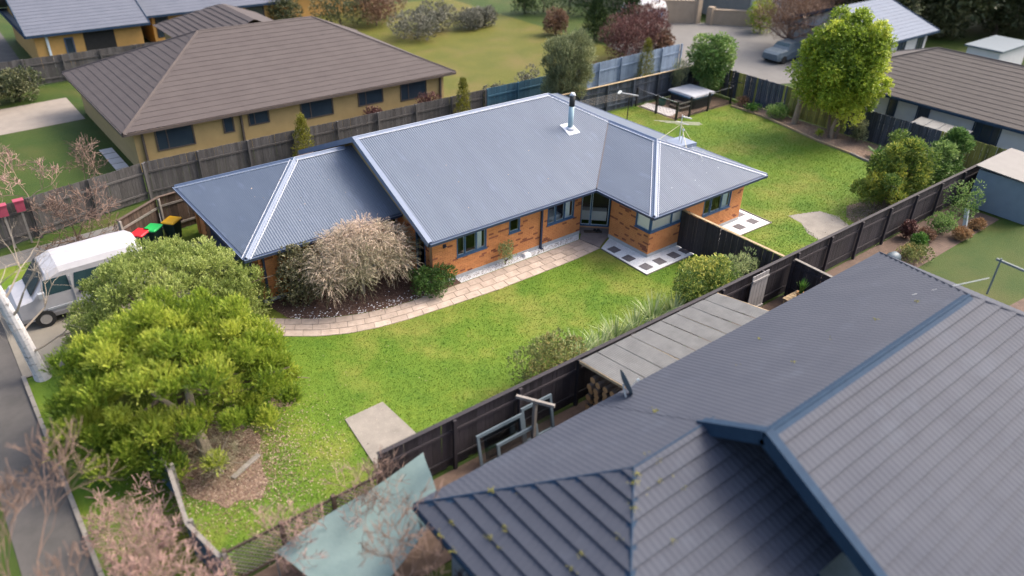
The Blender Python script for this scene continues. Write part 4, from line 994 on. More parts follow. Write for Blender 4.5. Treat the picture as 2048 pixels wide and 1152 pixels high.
# white van: lofted body
vn = thing('white_van', 'long white high roofed van parked on the driveway behind the grey green tree', 'van', (-8.3, 6.8, 0))
X0, X1, YA, YB = -10.6, -6.05, 5.85, 7.8
secs = []
for x, zt, zb, ins in ((-10.6, .95, .35, .16), (-10.45, 1.10, .30, .06), (-9.95, 1.22, .28, .02), (-9.35, 1.98, .28, .03), (-8.9, 2.16, .28, .03), (-7, 2.2, .28, .03), (-6.25, 2.18, .28, .03), (-6.05, 2.05, .34, .10)):
    w = (YB-YA)/2-ins; yc = (YA+YB)/2; pr = []
    zm = min(1.15, zt-.08)
    for (dy, z) in ((-.93*w, zb), (-w, zb+.18), (-w, zm), (-.93*w, zt-.22 if zt > 1.5 else zt-.05), (-.80*w, zt-.05 if zt > 1.5 else zt-.02), (-.5*w, zt), (.5*w, zt), (.80*w, zt-.05 if zt > 1.5 else zt-.02), (.93*w, zt-.22 if zt > 1.5 else zt-.05), (w, zm), (w, zb+.18), (.93*w, zb)): pr.append((x, yc+dy, z))
    secs.append(pr)
b = MB(); n = 12; b.add(sum(secs, []), [(j*n+i, j*n+(i+1) % n, (j+1)*n+(i+1) % n, (j+1)*n+i) for j in range(len(secs)-1) for i in range(n)]+[tuple(range(n-1, -1, -1)), tuple(range((len(secs)-1)*n, len(secs)*n))])
body = b.build('body', 'van_white', vn)
def sidew(xa, xb, za, zb, y, s):
    f = lambda x, z: (x, y-s*(.02+.07*max(0, z-1.15)/.8)*-1 if False else y+s*(-.03-.055*max(0, z-1.15)/.75)+s*.028, z)
    return MB().add([f(xa, za), f(xb, za), f(xb-.02, zb), f(xa+.12, zb)], [(0, 1, 2, 3)])
for (xa, xb) in ((-9.6, -8.7), (-8.6, -7.3), (-7.2, -6.35)): sidew(xa, xb, 1.2, 1.78, YA+.02, -1).build('side_window', 'van_glass', vn)
MB().add([(-9.97, YA+.20, 1.245), (-9.97, YB-.20, 1.245), (-9.42, YB-.28, 1.955), (-9.42, YA+.28, 1.955)], [(0, 1, 2, 3)]).build('windscreen', 'van_glass', vn)
for x in (-9.75, -7.0):
    for y, s in ((YA, -1), (YB, 1)):
        w = MB().tube((x, y-s*.18, .33), (x, y+s*.03, .33), .33, n=20).build('wheel', 'rubber', vn); MB().tube((x, y+s*.031, .33), (x, y+s*.045, .33), .19, n=14).build('hubcap', 'chrome', w)
MB().box(-10.7, -10.45, YA+.12, YB-.12, .38, .58).build('bumper', 'van_grey', vn)
for y in (YA+.28, YB-.28): MB().box(-10.63, -10.5, y-.14, y+.14, .68, .86).build('headlight', 'lamp_glass', vn)
MB().box(-9.6, -6.15, YA-.012, YA+.02, .62, .70).build('side_trim', 'van_grey', vn)
MB().box(-9.75, -9.55, YA-.17, YA-.02, 1.22, 1.42).build('wing_mirror', 'van_grey', vn)
for x in (-8.65, -7.25): MB().box(x-.008, x+.008, YA-.006, YA+.05, .45, 1.75).build('door_seam', 'van_grey', vn)
MB().box(-8.5, -8.3, YA-.02, YA+.02, 1.02, 1.07).build('door_handle', 'rubber', vn)
MB().box(-6.08, -6.01, YA+.12, YA+.3, .8, 1.2).build('tail_light', 'lid_red', vn)
# tv antenna on the wing roof
ta = thing('tv_antenna', 'silver television antenna on a stayed mast above the wing roof', 'antenna', (16.2, -.62, 3.45))
base = V3(16.25, -.62, 3.46); top = V3(16.22, -.62, 4.72)
MB().tube(base, top, .022, n=8).build('mast', 'alu', ta)
mdl = V3(16.22, -.62, 4.28)
for q in ((14.85, -.55, 3.78), (17.05, -.85, 3.2), (15.75, -1.6, 3.25)): MB().tube(mdl, q, .012, n=5).build('stay', 'alu_gold', ta)
bm = mdl+V3(0, 0, .06); bd = nrm(V3(.25, -.75, -.05)); 
MB().bar(bm-bd*.25, bm+bd*.35, .035, .035).build('boom', 'alu', ta)
ed = nrm(V3(.77, -.63, -.02))
for s, hl in ((-.22, 1.05), (-.05, .95), (.12, .85), (.3, .55)): MB().tube(bm+bd*s-ed*hl, bm+bd*s+ed*hl, .014, n=6).build('element', 'alu_gold', ta)
MB().bar(top+V3(-.02, .0, -.08), top+V3(.36, -.28, -.18), .05, .05).build('upper_boom', 'alu', ta)
for s in (.1, .2, .3): p = top+V3(.38, -.28, -.1)*s*2.6+V3(0, 0, -.07); MB().tube(p-V3(.10, .12, 0), p+V3(.10, .12, 0), .010, n=5).build('upper_element', 'alu', ta)
MB().tube(base+V3(-.12, -.25, -.0), base+V3(-.1, -.25, .62), .018, n=6).build('short_mast', 'alu', ta)
MB().tube(base+V3(-.13, -.25, .60), base+V3(-.09, -.25, .68), .05, n=10).build('amplifier', 'flash_white', ta)

# spa pool and its fence
sp = thing('spa_pool', 'square spa pool with grey insulated cover behind black railings', 'spa pool', (29.85, 9.6, 0))
def rsq(cx, cy, hw, hd, r, z, k=5):
    out = []
    for i, (sx, sy) in enumerate(((1, 1), (-1, 1), (-1, -1), (1, -1))):
        for j in range(k+1):
            a_ = math.pi/2*(i+j/k); out.append((cx+sx*(hw-r)+r*math.cos(a_), cy+sy*(hd-r)+r*math.sin(a_), z))
    return out
def loft(mb, rings, cap0=True, cap1=True, m=0):
    n = len(rings[0]); fs = [(j*n+i, j*n+(i+1) % n, (j+1)*n+(i+1) % n, (j+1)*n+i) for j in range(len(rings)-1) for i in range(n)]
    if cap0: fs.append(tuple(range(n-1, -1, -1)))
    if cap1: fs.append(tuple(range((len(rings)-1)*n, len(rings)*n)))
    return mb.add(sum(rings, []), fs, m)
cx, cy = 29.85, 9.62
loft(MB(), [rsq(cx, cy, 1.0, 1.0, .25, 0), rsq(cx, cy, 1.03, 1.03, .25, .72)]).build('cabinet', 'spa_side', sp)
loft(MB(), [rsq(cx, cy, 1.10, 1.10, .3, .72), rsq(cx, cy, 1.13, 1.13, .3, .82)]).build('rim', 'spa_rim', sp)
for s in (-1, 1):
    y0, y1 = (cy-1.12, cy-.006) if s < 0 else (cy+.006, cy+1.12); c = MB()
    c.add([(cx-1.12, y0, .83), (cx+1.12, y0, .83), (cx+1.12, y1, .83), (cx-1.12, y1, .83), (cx-1.05, y0+(.06 if s < 0 else 0), .93 if s < 0 else .96), (cx+1.05, y0+(.06 if s < 0 else 0), .93 if s < 0 else .96), (cx+1.05, y1-(.06 if s > 0 else 0), .96 if s < 0 else .93), (cx-1.05, y1-(.06 if s > 0 else 0), .96 if s < 0 else .93)],
          [(0,3,2,1),(4,5,6,7),(0,1,5,4),(1,2,6,5),(2,3,7,6),(3,0,4,7)]); c.build('cover_half', 'spa_cover', sp)
sheet('paved_pad', rect(26.45, 32.6, 8.0, 11.3), .014, 'mulch_light')
struct('concrete_pad', MB().slab([(26.5, 11.1), (27.5, 11.3), (28.0, 9.0), (26.9, 8.6), (26.5, 8.7)], -.01, .05), 'pad_pale')
st = thing('spa_steps', 'two brown timber steps in front of the spa pool', 'steps', (28.2, 9.4, 0))
MB().box(28.05, 28.75, 8.8, 9.9, .014, .22).build('lower_step', 'step_brown', st); MB().box(28.35, 28.75, 8.85, 9.85, .221, .44).build('upper_step', 'step_brown', st)
bk_ = thing('green_bucket', 'green plastic tub beside the spa steps', 'tub', (28.0, 10.5, 0))
tb_ = MB(); tb_.tube((28.0, 10.5, .015), (28.0, 10.5, .36), .2, .27, 16, caps=False); tb_.tube((28.0, 10.5, .02), (28.0, 10.5, .03), .2, .2, 16); tb_.build('tub_body', 'tub_green', bk_); MB().tube((28, 10.5, .35), (28, 10.5, .385), .29, .29, 16, caps=False).build('tub_rim', 'tub_green', bk_)
pf = thing('pool_fence', 'black tubular railing enclosing the spa pool', 'fence', (29, 8, 0))
PF = [(26.42, 11.35), (26.38, 9.55), (26.38, 7.85), (27.7, 7.88), (29.6, 7.95), (32.1, 8.05)]
for i, (x, y) in enumerate(PF): MB().box(x-.05, x+.05, y-.05, y+.05, -.05, 1.25 if i != 3 else 1.3).build('post', 'iron_black', pf)
for i in range(len(PF)-1):
    p, q = V3(*PF[i], 0), V3(*PF[i+1], 0); Ln = np.linalg.norm(q-p)
    if i not in (2, 3): MB().bar(p+V3(0, 0, 1.17), q+V3(0, 0, 1.17), .03, .03).build('top_rail', 'chrome' if i != 2 else 'iron_black', pf)
    else: MB().bar(p+V3(0, 0, 1.0), q+V3(0, 0, 1.0), .03, .03).build('top_rail', 'iron_black', pf)
    MB().bar(p+V3(0, 0, .12), q+V3(0, 0, .12), .03, .03).build('bottom_rail', 'iron_black', pf)
    k = int(Ln/.115)
    for j in range(1, k): c = p+(q-p)*j/k; MB().tube(c+V3(0, 0, .08), c+V3(0, 0, 1.15 if i not in (2, 3) else 1.22), .017, n=4).build('baluster', 'iron_black', pf)
for j in range(2):
    z = .75+.3*j; MB().bar((26.4, 7.86, z), (27.65, 7.88, z), .035, .05).build('gate_rail', 'timber_grey', pf)
arc = [V3(32.1+.55*(1-math.cos(a_)), 8.05+.55*math.sin(a_)*1.2, 1.22) for a_ in np.linspace(0, math.pi, 11)]
ab = MB()
for i in range(10): ab.tube(arc[i], arc[i+1], .03, n=6)
ab.build('curved_handrail', 'iron_black', pf)
# clothesline
cl_ = thing('clothesline', 'folding clothesline with pale lines behind the blue roof', 'clothesline', (23.55, 9.4, 0))
MB().tube((23.55, 9.4, -.05), (23.6, 9.45, 1.75), .035, n=10).build('post', 'iron_black', cl_); MB().tube((18.9, 9.7, -.05), (18.9, 9.7, 1.75), .035, n=10).build('post', 'iron_black', cl_)
MB().bar((23.4, 9.95, 1.78), (23.85, 8.95, 1.78), .05, .05).build('cross_bar', 'flash_white', cl_); MB().bar((18.8, 10.2, 1.78), (19.0, 9.2, 1.78), .05, .05).build('cross_bar', 'flash_white', cl_)
for i in range(5):
    f = i/4; MB().tube((23.42+.4*f, 9.93-.95*f, 1.80), (18.82+.16*f, 10.15-.9*f, 1.80), .008, n=4).build('line', 'timber_grey', cl_)
MB().bar((23.2, 10.0, 1.74), (23.75, 10.35, 1.74), .16, .03).build('folding_shelf', 'dish_pale', cl_)
# plank, doormat, small meter box, hose tap
pk = thing('loose_plank', 'grey timber plank lying on the leaf litter', 'plank', (-6.9, -5.2, 0)); MB().bar((-7.3, -5.35, .05), (-6.35, -4.9, .05), .16, .04).build('board', 'timber_grey', pk)
bx = thing('white_box', 'white plastic box on the gravel strip below the house wall', 'box', (7.55, -.2, 0)); loft(MB(), [rsq(7.55, -.22, .17, .12, .03, .01), rsq(7.55, -.22, .16, .11, .03, .13), rsq(7.55, -.22, .10, .07, .03, .16)]).build('box_body', 'label_white', bx); MB().box(7.36, 7.74, -.35, -.09, .012, .04).build('box_base', 'label_white', bx)
dm = thing('doormat', 'brown doormat with dark shoes at the glass door', 'doormat', (11.5, -.2, .055)); MB().slab([(11.15, .05), (11.8, -.5), (11.62, -.68), (11.0, -.15)], .056, .075).build('mat', 'log_bark', dm)
sh_ = thing('pair_of_shoes', 'dark shoes on the doormat by the glass door', 'shoes', (11.6, -.42, .075))
for s in (0, 1):
    cx_s, cy_s = 11.5+.13*s, -.36-.1*s; loft(MB(), [rsq(cx_s, cy_s, .05, .12, .045, .076), rsq(cx_s, cy_s, .045, .11, .04, .12), rsq(cx_s, cy_s+.04, .035, .05, .03, .16)]).build('shoe', 'rubber', sh_)
lg = thing('firewood', 'cut firewood piled under the lean-to roof by the black fence', 'firewood', (2.6, -9.6, 0))
for i in range(6):
    for j in range(8):
        x = 2.35+random.uniform(0, .15); y = -10.9+i*.28; z = .12+j*.2; q = MB().tube((x, y, z), (x+.5, y+random.uniform(-.03, .03), z), .11, n=7); q.m = [0]*7+[1, 1]; q.build('log', ['log_bark', 'log_end'], lg)

# lean-to roof over the firewood
lt = thing('lean_to', 'lean-to shelter with pale corrugated plastic roof against the black fence', 'shelter', (6, -9.9, 0))
cr_ = MB(); P4 = [(2.5, -11.05, 2.15), (9.3, -10.95, 2.15), (9.2, -8.82, 1.86), (2.55, -8.85, 1.86)]
for i in range(9):
    f0, f1 = i/9, (i+1)/9-.004; A, B, C_, D = [np.array(p) for p in P4]
    q = MB(); corrugate(q, [tuple(A+(B-A)*f0), tuple(A+(B-A)*f1), tuple(D+(C_-D)*f1), tuple(D+(C_-D)*f0)], (0, 1, -.14), .076, .009, 4); q.build('roof_sheet', 'clear_roof', lt, True)
MB().bar(np.array(P4[0])+V3(0, .04, -.07), np.array(P4[1])+V3(0, .04, -.07), .05, .12).build('beam', 'trim_brown', lt); MB().bar(np.array(P4[3])+V3(0, -.04, -.07), np.array(P4[2])+V3(0, -.04, -.07), .05, .1).build('beam', 'timber_grey', lt)
for i in range(4): f = i/3; A = np.array(P4[0])+(np.array(P4[1])-np.array(P4[0]))*f; D = np.array(P4[3])+(np.array(P4[2])-np.array(P4[3]))*f; MB().bar(A+V3(0, 0, -.06), D+V3(0, 0, -.06), .05, .09).build('rafter', 'timber_raw', lt); MB().box(A[0]-.05, A[0]+.05, A[1], A[1]+.1, -.05, 2.05).build('post', 'timber_grey', lt)
# T post, old windows, dish, screen, table
tp = thing('t_post', 'grey timber T shaped post standing by the black fence', 'post', (.5, -9.35, 0)); MB().bar((.25, -9.45, -.05), (.25, -9.45, 1.75), .1, .1, 0, (0, 1, 0)).build('upright', 'timber_grey', tp); MB().bar((-.05, -8.95, 1.8), (.55, -9.95, 1.8), .09, .09).build('crossarm', 'timber_grey', tp)
ow = thing('old_windows', 'old grey window frames leaning on the black fence', 'window frames', (-.3, -9.3, 0))
for (x0, x1, y, z1) in ((-1.55, .1, -9.25, 1.15), (.12, 1.3, -9.2, 1.25), (-1.1, .4, -9.55, .85)):
    fm = MB(); z0 = .05; w_ = .09; ln = .25
    def P_(x, z): return (x, y+ln*(z-z0)/1.2, z)
    for (xa, xb, za, zb) in ((x0, x1, z0, z0+w_), (x0, x1, z1-w_, z1), (x0, x0+w_, z0+w_, z1-w_), (x1-w_, x1, z0+w_, z1-w_)):
        a4 = [P_(xa, za), P_(xb, za), P_(xb, zb), P_(xa, zb)]; fm.add(a4+[(p[0], p[1]-.05, p[2]) for p in a4], [(3,2,1,0),(4,5,6,7),(0,1,5,4),(1,2,6,5),(2,3,7,6),(3,0,4,7)])
    f = fm.build('window_frame', 'dish_grey', ow); MB().poly([P_(x0+w_, z0+w_), P_(x1-w_, z0+w_), P_(x1-w_, z1-w_), P_(x0+w_, z1-w_)]).build('pane', 'pane_dark', f)
def dish(label, c, r, aim, m, pole_to):
    t = thing('satellite_dish', label, 'satellite dish', tuple(pole_to)); c = np.array(c); aim = nrm(aim); a_ = nrm(np.cross(aim, (0, 0, 1))); b_ = np.cross(a_, aim); rings = []
    for j in range(5):
        q = r*j/4+1e-4; rings.append([tuple(c+a_*q*math.cos(t_)+b_*q*1.1*math.sin(t_)+aim*(.22*q*q/r)) for t_ in np.linspace(0, 2*math.pi, 21)[:-1]])
    loft(MB(), rings, False, False).build('reflector', m, t, True)
    MB().tube(c-b_*r*.9, c+aim*r*1.1-b_*.1, .012, n=5).build('feed_arm', 'alu', t); MB().tube(c+aim*r*1.05-b_*.12, c+aim*r*1.25-b_*.1, .04, n=8).build('feed_horn', 'dish_pale', t)
    MB().tube(pole_to, c-aim*.03, .025, n=8).build('pole', 'alu', t)
dish('grey satellite dish on the tiled roof edge beside the firewood', (1.75, -11.35, 2.95), .36, (.9, -.35, .35), 'dish_grey', (1.65, -11.6, 2.6))
na = thing('roof_antenna', 'grey roof antenna with small dishes on the far hip of the slate roof', 'antenna', (12.4, -16.6, 4.2))
MB().tube((12.0, -16.0, 4.4), (12.0, -16.0, 5.6), .025, n=8).build('mast', 'dish_grey', na); MB().bar((11.95, -15.9, 5.55), (12.8, -17.2, 5.1), .06, .06).build('boom', 'dish_grey', na)
MB().tube((10.4, -14.6, 4.25), (12.0, -15.9, 4.9), .015, n=5).build('stay', 'alu', na)
for q in ((12.75, -17.0, 5.25), (12.6, -17.3, 4.75)): 
    loft(MB(), [rsq(q[0], q[1], .02, .02, .015, q[2]-.05), rsq(q[0], q[1], .15, .15, .1, q[2]), rsq(q[0], q[1], .17, .17, .12, q[2]+.05)]).build('small_dish', 'dish_pale', na)
sc_ = thing('timber_screen', 'pale grey timber screen panel standing against the black fence', 'screen', (11.6, -8.9, 0))
for i in range(5): MB().box(11.15+i*.2, 11.335+i*.2, -8.93, -8.90, .0, 1.86).build('board', 'screen_panel', sc_)
for z in (.3, 1.6): MB().box(11.15, 12.13, -8.975, -8.931, z, z+.08).build('batten', 'screen_panel', sc_)
tb = thing('potting_table', 'timber table with a potted plant behind the slate roof', 'table', (13.0, -9.8, 0))
for i in range(5): MB().box(12.5+i*.2, 12.68+i*.2, -10.3, -9.5, .72, .76).build('top_board', 'timber_raw', tb)
for x in (12.56, 13.4): 
    for y in (-10.22, -9.58): MB().box(x-.04, x+.04, y-.04, y+.04, -.05, .72).build('leg', 'timber_raw', tb)
# tarpaulin over the neighbour's yard
tg_ = []; NX, NY = 16, 9
for i in range(NX+1):
    for j in range(NY+1):
        f, g = i/NX, j/NY; p = (V3(-7.6, -9.2, .9)*(1-f)+V3(-3.3, -9.05, 1.5)*f)*(1-g)+(V3(-6.8, -11.7, .7)*(1-f)+V3(-3.9, -10.9, 1.25)*f)*g
        tg_.append(tuple(p+V3(0, 0, .07*math.sin(7*f+2*g)+.05*math.sin(11*g+3*f)-.25*math.sin(math.pi*f)*math.sin(math.pi*g))))
tp_ = thing('tarpaulin_cover', 'sagging pale teal tarpaulin stretched beside the near slate roof', 'tarpaulin', (-5.5, -10, 0))
MB().add(tg_, [(i*(NY+1)+j, (i+1)*(NY+1)+j, (i+1)*(NY+1)+j+1, i*(NY+1)+j+1) for i in range(NX) for j in range(NY)]).build('sheet', 'teal_cloth', tp_, True)
for q in ((-7.6, -9.2, .9), (-3.3, -9.05, 1.5), (-6.8, -11.7, .7), (-3.95, -10.9, 1.25)): MB().tube((q[0], q[1], -.05), q, .03, n=8).build('pole', 'timber_grey', tp_)
# garden shed at the far end of the black fence, glasshouse-like lean roof beyond the back fence
gs = thing('garden_shed', 'blue grey metal shed with pale flat roof at the end of the black fence', 'shed', (30.5, -10.5, 0))
for i in range(5): MB().box(28.9+i*.74, 28.9+i*.74+.73, -12.0, -9.15, 0, 1.93).build('wall_panel', 'shed_blue', gs)
MB().add([(28.75, -12.15, 1.95), (32.75, -12.15, 1.95), (32.75, -9.0, 2.1), (28.75, -9.0, 2.1), (28.75, -12.15, 2.0), (32.75, -12.15, 2.0), (32.75, -9.0, 2.15), (28.75, -9.0, 2.15)], [(0,3,2,1),(4,5,6,7),(0,1,5,4),(1,2,6,5),(2,3,7,6),(3,0,4,7)]).build('roof', 'shed_roof', gs)
gl_ = thing('carport_roof', 'pale corrugated lean-to roof between the back fence and the white house', 'shelter', (34.6, -4.2, 0))
for i in range(4):
    y = -6.3+i*.75; q = MB(); corrugate(q, [(33.4, y, 1.70), (33.4, y+.72, 1.70), (34.7, y+.72, 1.84), (34.7, y, 1.84)], (-1, 0, -.11), .09, .012, 4); q.build('roof_sheet', 'clear_roof', gl_, True)
for y in (-6.2, -4.8, -3.5): MB().box(33.5, 33.6, y, y+.09, -.05, 1.7).build('post', 'timber_grey', gl_)
# two red letterbox-like boxes on the grey fence, white tank behind the paddock
for (x, y, lb) in ((-8.95, 13.25, 'pinkish red box fixed to the grey fence, right of two'), (-9.6, 13.1, 'pinkish red box fixed to the grey fence, left of two')):
    t = thing('red_box', lb, 'box', (x, y, 1.4)); MB().box(x-.17, x+.17, y-.16, y+.10, 1.5, 1.95).build('box_body', 'pink_red', t); MB().box(x-.20, x+.20, y-.20, y+.12, 1.952, 2.0).build('box_lid', 'pink_red', t); MB().box(x-.04, x+.04, y-.1, y-.02, 0, 1.5).build('post', 'timber_grey', t)
cv = thing('caravan', 'white round roofed caravan behind the dark red shrubs', 'caravan', (42.6, 26.2, 0))
rings = []
for x, w, zt in ((40.2, .8, 1.9), (40.6, 1.1, 2.5), (42.5, 1.15, 2.7), (44.5, 1.1, 2.55), (45.0, .85, 1.9)):
    rings.append([(x, 26.2+w*sy, z) for sy, z in ((-1, .45), (-1, zt*.8), (-.75, zt*.97), (0, zt), (.75, zt*.97), (1, zt*.8), (1, .45))])
loft(MB(), rings).build('body', 'van_white', cv); MB().box(41.3, 42.6, 25.02, 25.04, 1.3, 1.9).build('side_window', 'frame_blue', cv)
MB().box(43.2, 44.0, 25.02, 25.04, 1.3, 1.9).build('side_window', 'frame_blue', cv)
for s in (-1, 1): MB().tube((42.5, 26.2+s*.95, .33), (42.5, 26.2+s*1.18, .33), .33, n=16).build('wheel', 'rubber', cv)
pc = thing('parked_car', 'blue grey car parked under the bare brown tree beyond the drive', 'car', (45.3, 12.9, 0))
rings = []
for x, zt, zb, w in ((43.2, .75, .3, .7), (43.5, .9, .25, .8), (44.4, 1.0, .25, .85), (44.9, 1.4, .25, .8), (46.2, 1.45, .25, .8), (46.9, 1.0, .25, .83), (47.3, .85, .3, .75)):
    rings.append([(x, 12.9+w*sy, z) for sy, z in ((-1, zb), (-1.02, (zb+zt)/2*.95), (-.93, min(zt, .95)), (-.75, zt), (.75, zt), (.93, min(zt, .95)), (1.02, (zb+zt)/2*.95), (1, zb))])
loft(MB(), rings).build('body', 'dish_grey', pc)
MB().poly([(44.45, 12.2, 1.03), (44.45, 13.6, 1.03), (44.88, 13.5, 1.40), (44.88, 12.3, 1.40)]).build('windscreen', 'van_glass', pc)
for x in (44.0, 46.5):
    for s in (-1, 1): MB().tube((x, 12.9+s*.65, .31), (x, 12.9+s*.88, .31), .31, n=16).build('wheel', 'rubber', pc)
sg = thing('flat_shed', 'low pale grey flat roofed shed beyond the white house roof', 'shed', (55, 1.5, 0)); MB().box(53.5, 58.5, .2, 2.6, -.05, 2.1).build('wall', 'wall_white', sg); MB().box(53.3, 58.7, 0, 2.8, 2.12, 2.25).build('roof', 'dish_grey', sg)

# ================================================================== plants
# two large garden shrubs at the lower left
def lobes(c, spec):
    C, R = [], []
    for (dx, dy, z, r) in spec: C.append((c[0]+dx, c[1]+dy, z)); R.append((r, r, r*.85))
    return np.array(C, float), np.array(R, float)
sp_ = []
for k in range(95):
    a_ = k*2.399; q = math.sqrt((k+.5)/95); r = 3.3*q; dx, dy = r*math.cos(a_), r*math.sin(a_)*.92
    zt = 3.3*math.sqrt(max(.05, 1-q**2.4))+.3
    sp_.append((dx*1.02, dy, min(zt, 3.5)-.35+RNG.normal()*.32, RNG.uniform(.20, .46)))
    if q > .55 and not (dy < -1.9 and dx > -.6): sp_.append((dx*.97, dy*.97, max(.8, zt*.5)+RNG.normal()*.3, RNG.uniform(.25, .5)))
t = thing('evergreen_tree', 'wide bright green evergreen tree with needle-like shoots at the lower left', 'tree', (-7.9, -3.3, 0))
bush('', '', '', (-7.5, -2.2, 0), 3, 3, 4.4, 'leaf_bright', n=26000, per=9, L=.10, Wd=.030, SL=.25, up=.66, shape=lobes((-7.5, -2.2), sp_), root=t, crown='crown', bark='bark', tr=.13, stems=5, z0=.8, lean=.72, tintj=.20, shell=.5, tb=.56)
quads_object('trunk', seg_quads(wander((-7.55, -4.25, -.05), (-7.6, -3.5, 1.0), .20, .15, 3, .04)+wander((-7.6, -3.5, 1.0), (-7.3, -2.6, 2.2), .15, .08, 3, .05)+wander((-7.6, -3.5, 1.0), (-8.4, -2.6, 2.0), .11, .06, 3, .05), 9), 'bark_pale', t)
sp_ = []
for k in range(80):
    a_ = k*2.399; q = math.sqrt((k+.5)/80); dx, dy = 3.2*q*math.cos(a_), 2.4*q*math.sin(a_)
    zt = 3.45*math.sqrt(max(.06, 1-q**2.6)); sp_.append((dx, dy, max(zt-.35, .55)+RNG.normal()*.22, RNG.uniform(.22, .46)))
    if q > .6: sp_.append((dx*.98, dy*.98, max(.6, zt*.45), RNG.uniform(.45, .65)))
t = thing('evergreen_tree', 'rounded grey green evergreen tree hiding the driveway and garage front', 'tree', (-6.3, 2.4, 0))
bush('', '', '', (-6.35, 2.5, 0), 3, 2.3, 4, 'leaf_greyolive', n=22000, per=8, L=.07, Wd=.03, SL=.16, up=.55, shape=lobes((-6.35, 2.5), sp_), root=t, crown='crown', tr=.12, stems=12, z0=.5, lean=.6, tintj=.13, shell=.5, tb=.56)
bush('dry_shrub', 'tangle of dry grey brown stems under the bright evergreen tree', 'shrub', (-7.45, -4.9, 0), .75, 1.0, 1.35, 'leaf_weeping', n=900, per=6, L=.09, Wd=.006, SL=.35, up=.2, k=10, droop=.5, bark='twig_grey', tr=.06, stems=8, tb=.3)
# garden bed by the garage
t = thing('weeping_shrub', 'large weeping grey brown shrub with feathery drooping shoots in the mulch bed', 'shrub', (.55, 1.3, 0))
sp_ = []
for k in range(34):
    a_ = k*2.399; q = math.sqrt((k+.5)/34); dx, dy = 2.2*q*math.cos(a_), 1.45*q*math.sin(a_); zt = 3.0*math.sqrt(max(.1, 1-.62*q*q))
    sp_.append((dx, dy, zt-.35, RNG.uniform(.32, .5)))
    if q > .5: sp_.append((dx*.85, dy*.85, zt*.66, RNG.uniform(.3, .45)))
bush('', '', '', (.45, 1.2, 0), 2, 1.4, 3, 'leaf_weeping', n=6500, per=13, L=.10, Wd=.012, SL=.46, up=.34, shape=lobes((.45, 1.2), sp_), root=t, crown='crown', tr=.07, stems=18, z0=.5, droop=.5, lean=.80, bark='twig_grey', tintj=.15, shell=.3, zt=.55, tb=.6)
bush('grey_leaved_shrub', 'upright grey green broadleaf shrub against the garage wall', 'shrub', (-1.75, 1.95, 0), .85, .75, 2.35, 'leaf_broadgrey', n=1900, per=5, L=.085, Wd=.05, SL=.10, up=.35, k=20, cr=.42, tr=.05)
bush('box_bush', 'clipped dark green bush on the bed corner beside the path', 'bush', (2.72, -.35, 0), .95, .72, 1.15, 'leaf_box', n=3200, per=5, L=.05, Wd=.026, SL=.06, up=.3, k=26, cr=.36, tr=.04)
bush('wall_shrub', 'small loose green shrub growing in the gravel against the brick wall', 'shrub', (6.35, -.30, 0), .42, .26, 1.15, 'leaf_hebe', n=300, per=5, L=.06, Wd=.028, SL=.10, up=.5, k=9, cr=.40, tr=.02)
# along the black fence
bush('red_tinged_shrub', 'rounded olive shrub with reddish leaves against the black fence', 'shrub', (2.45, -7.55, 0), 1.25, .85, 2.15, 'leaf_rose', n=2400, per=6, L=.06, Wd=.034, SL=.10, up=.4, k=22, cr=.38, tr=.05)
bush('camellia', 'glossy green camellia with yellow blooms by the gate fence', 'shrub', (10.3, -7.5, 0), 1.45, .95, 2.25, 'leaf_camellia', n=3300, per=6, L=.075, Wd=.04, SL=.10, up=.4, k=26, cr=.35, tr=.06, tintj=.18)
bush('hebe_shrub', 'pale grey green mounded shrub in the corner of the gate fence', 'shrub', (12.4, -7.5, 0), 1.05, .8, 1.75, 'leaf_hebe', n=1900, per=8, L=.045, Wd=.018, SL=.09, up=.5, k=28, cr=.30, tr=.04)
cf = MATS['lid_yellow']
pp = np.array([(10.35+1.25*math.cos(a_)*math.cos(b_), -7.65+.9*math.sin(a_)*math.cos(b_), 1.0+.95*math.sin(b_)) for a_, b_ in ((U(0, 6.28), U(0, 1.4)) for _ in range(90))])
def flax(label, x, y, h, nb, m='leaf_flax', spread=.6, w=.035, name='flax_clump', group='strappy plants along the black fence', z=0., cat='plant'):
    t = thing(name, label, cat, (x, y, z), group); qs, ts = [], []
    for i in range(nb):
        a_ = U(0, 6.28); L_ = h*U(.75, 1.3); o = V3(math.cos(a_), math.sin(a_), 0); s = V3(-math.sin(a_), math.cos(a_), 0)*w*U(.6, 1.1); sp2 = spread*U(.3, 1.1); prev = V3(x, y, z)+o*U(0, .08); pts = []
        for j in range(5):
            f = j/4; pts.append(V3(x, y, z)+o*(.05+L_*sp2*f**1.6)+V3(0, 0, L_*(f-.42*sp2*f*f*1.3)))
        for j in range(4):
            w0, w1 = [1, .95, .75, .45, .05][j], [1, .95, .75, .45, .05][j+1]
            qs.append(np.stack([pts[j]-s*w0, pts[j]+s*w0, pts[j+1]+s*w1, pts[j+1]-s*w1])); ts.append(U(.2, .9))
    quads_object('leaves', np.array(qs), m, t, np.array(ts)); return t
fl_l = ['strappy pale leaved plant next to the red tinged shrub', 'low strappy plant second from the red tinged shrub', 'wide strappy clump in the middle of the fence bed', 'strappy clump between the middle clump and the camellia', 'tall strappy clump with a flower stalk near the camellia', 'strappy clump tucked below the camellia']
for i, (x, y, h) in enumerate(((3.9, -7.45, 1.35), (4.85, -7.5, 1.15), (5.75, -7.35, 1.25), (6.7, -7.4, 1.25), (7.7, -7.35, 1.4), (8.6, -7.5, 1.25))):
    flax(fl_l[i], x, y, h, 95, w=.04)
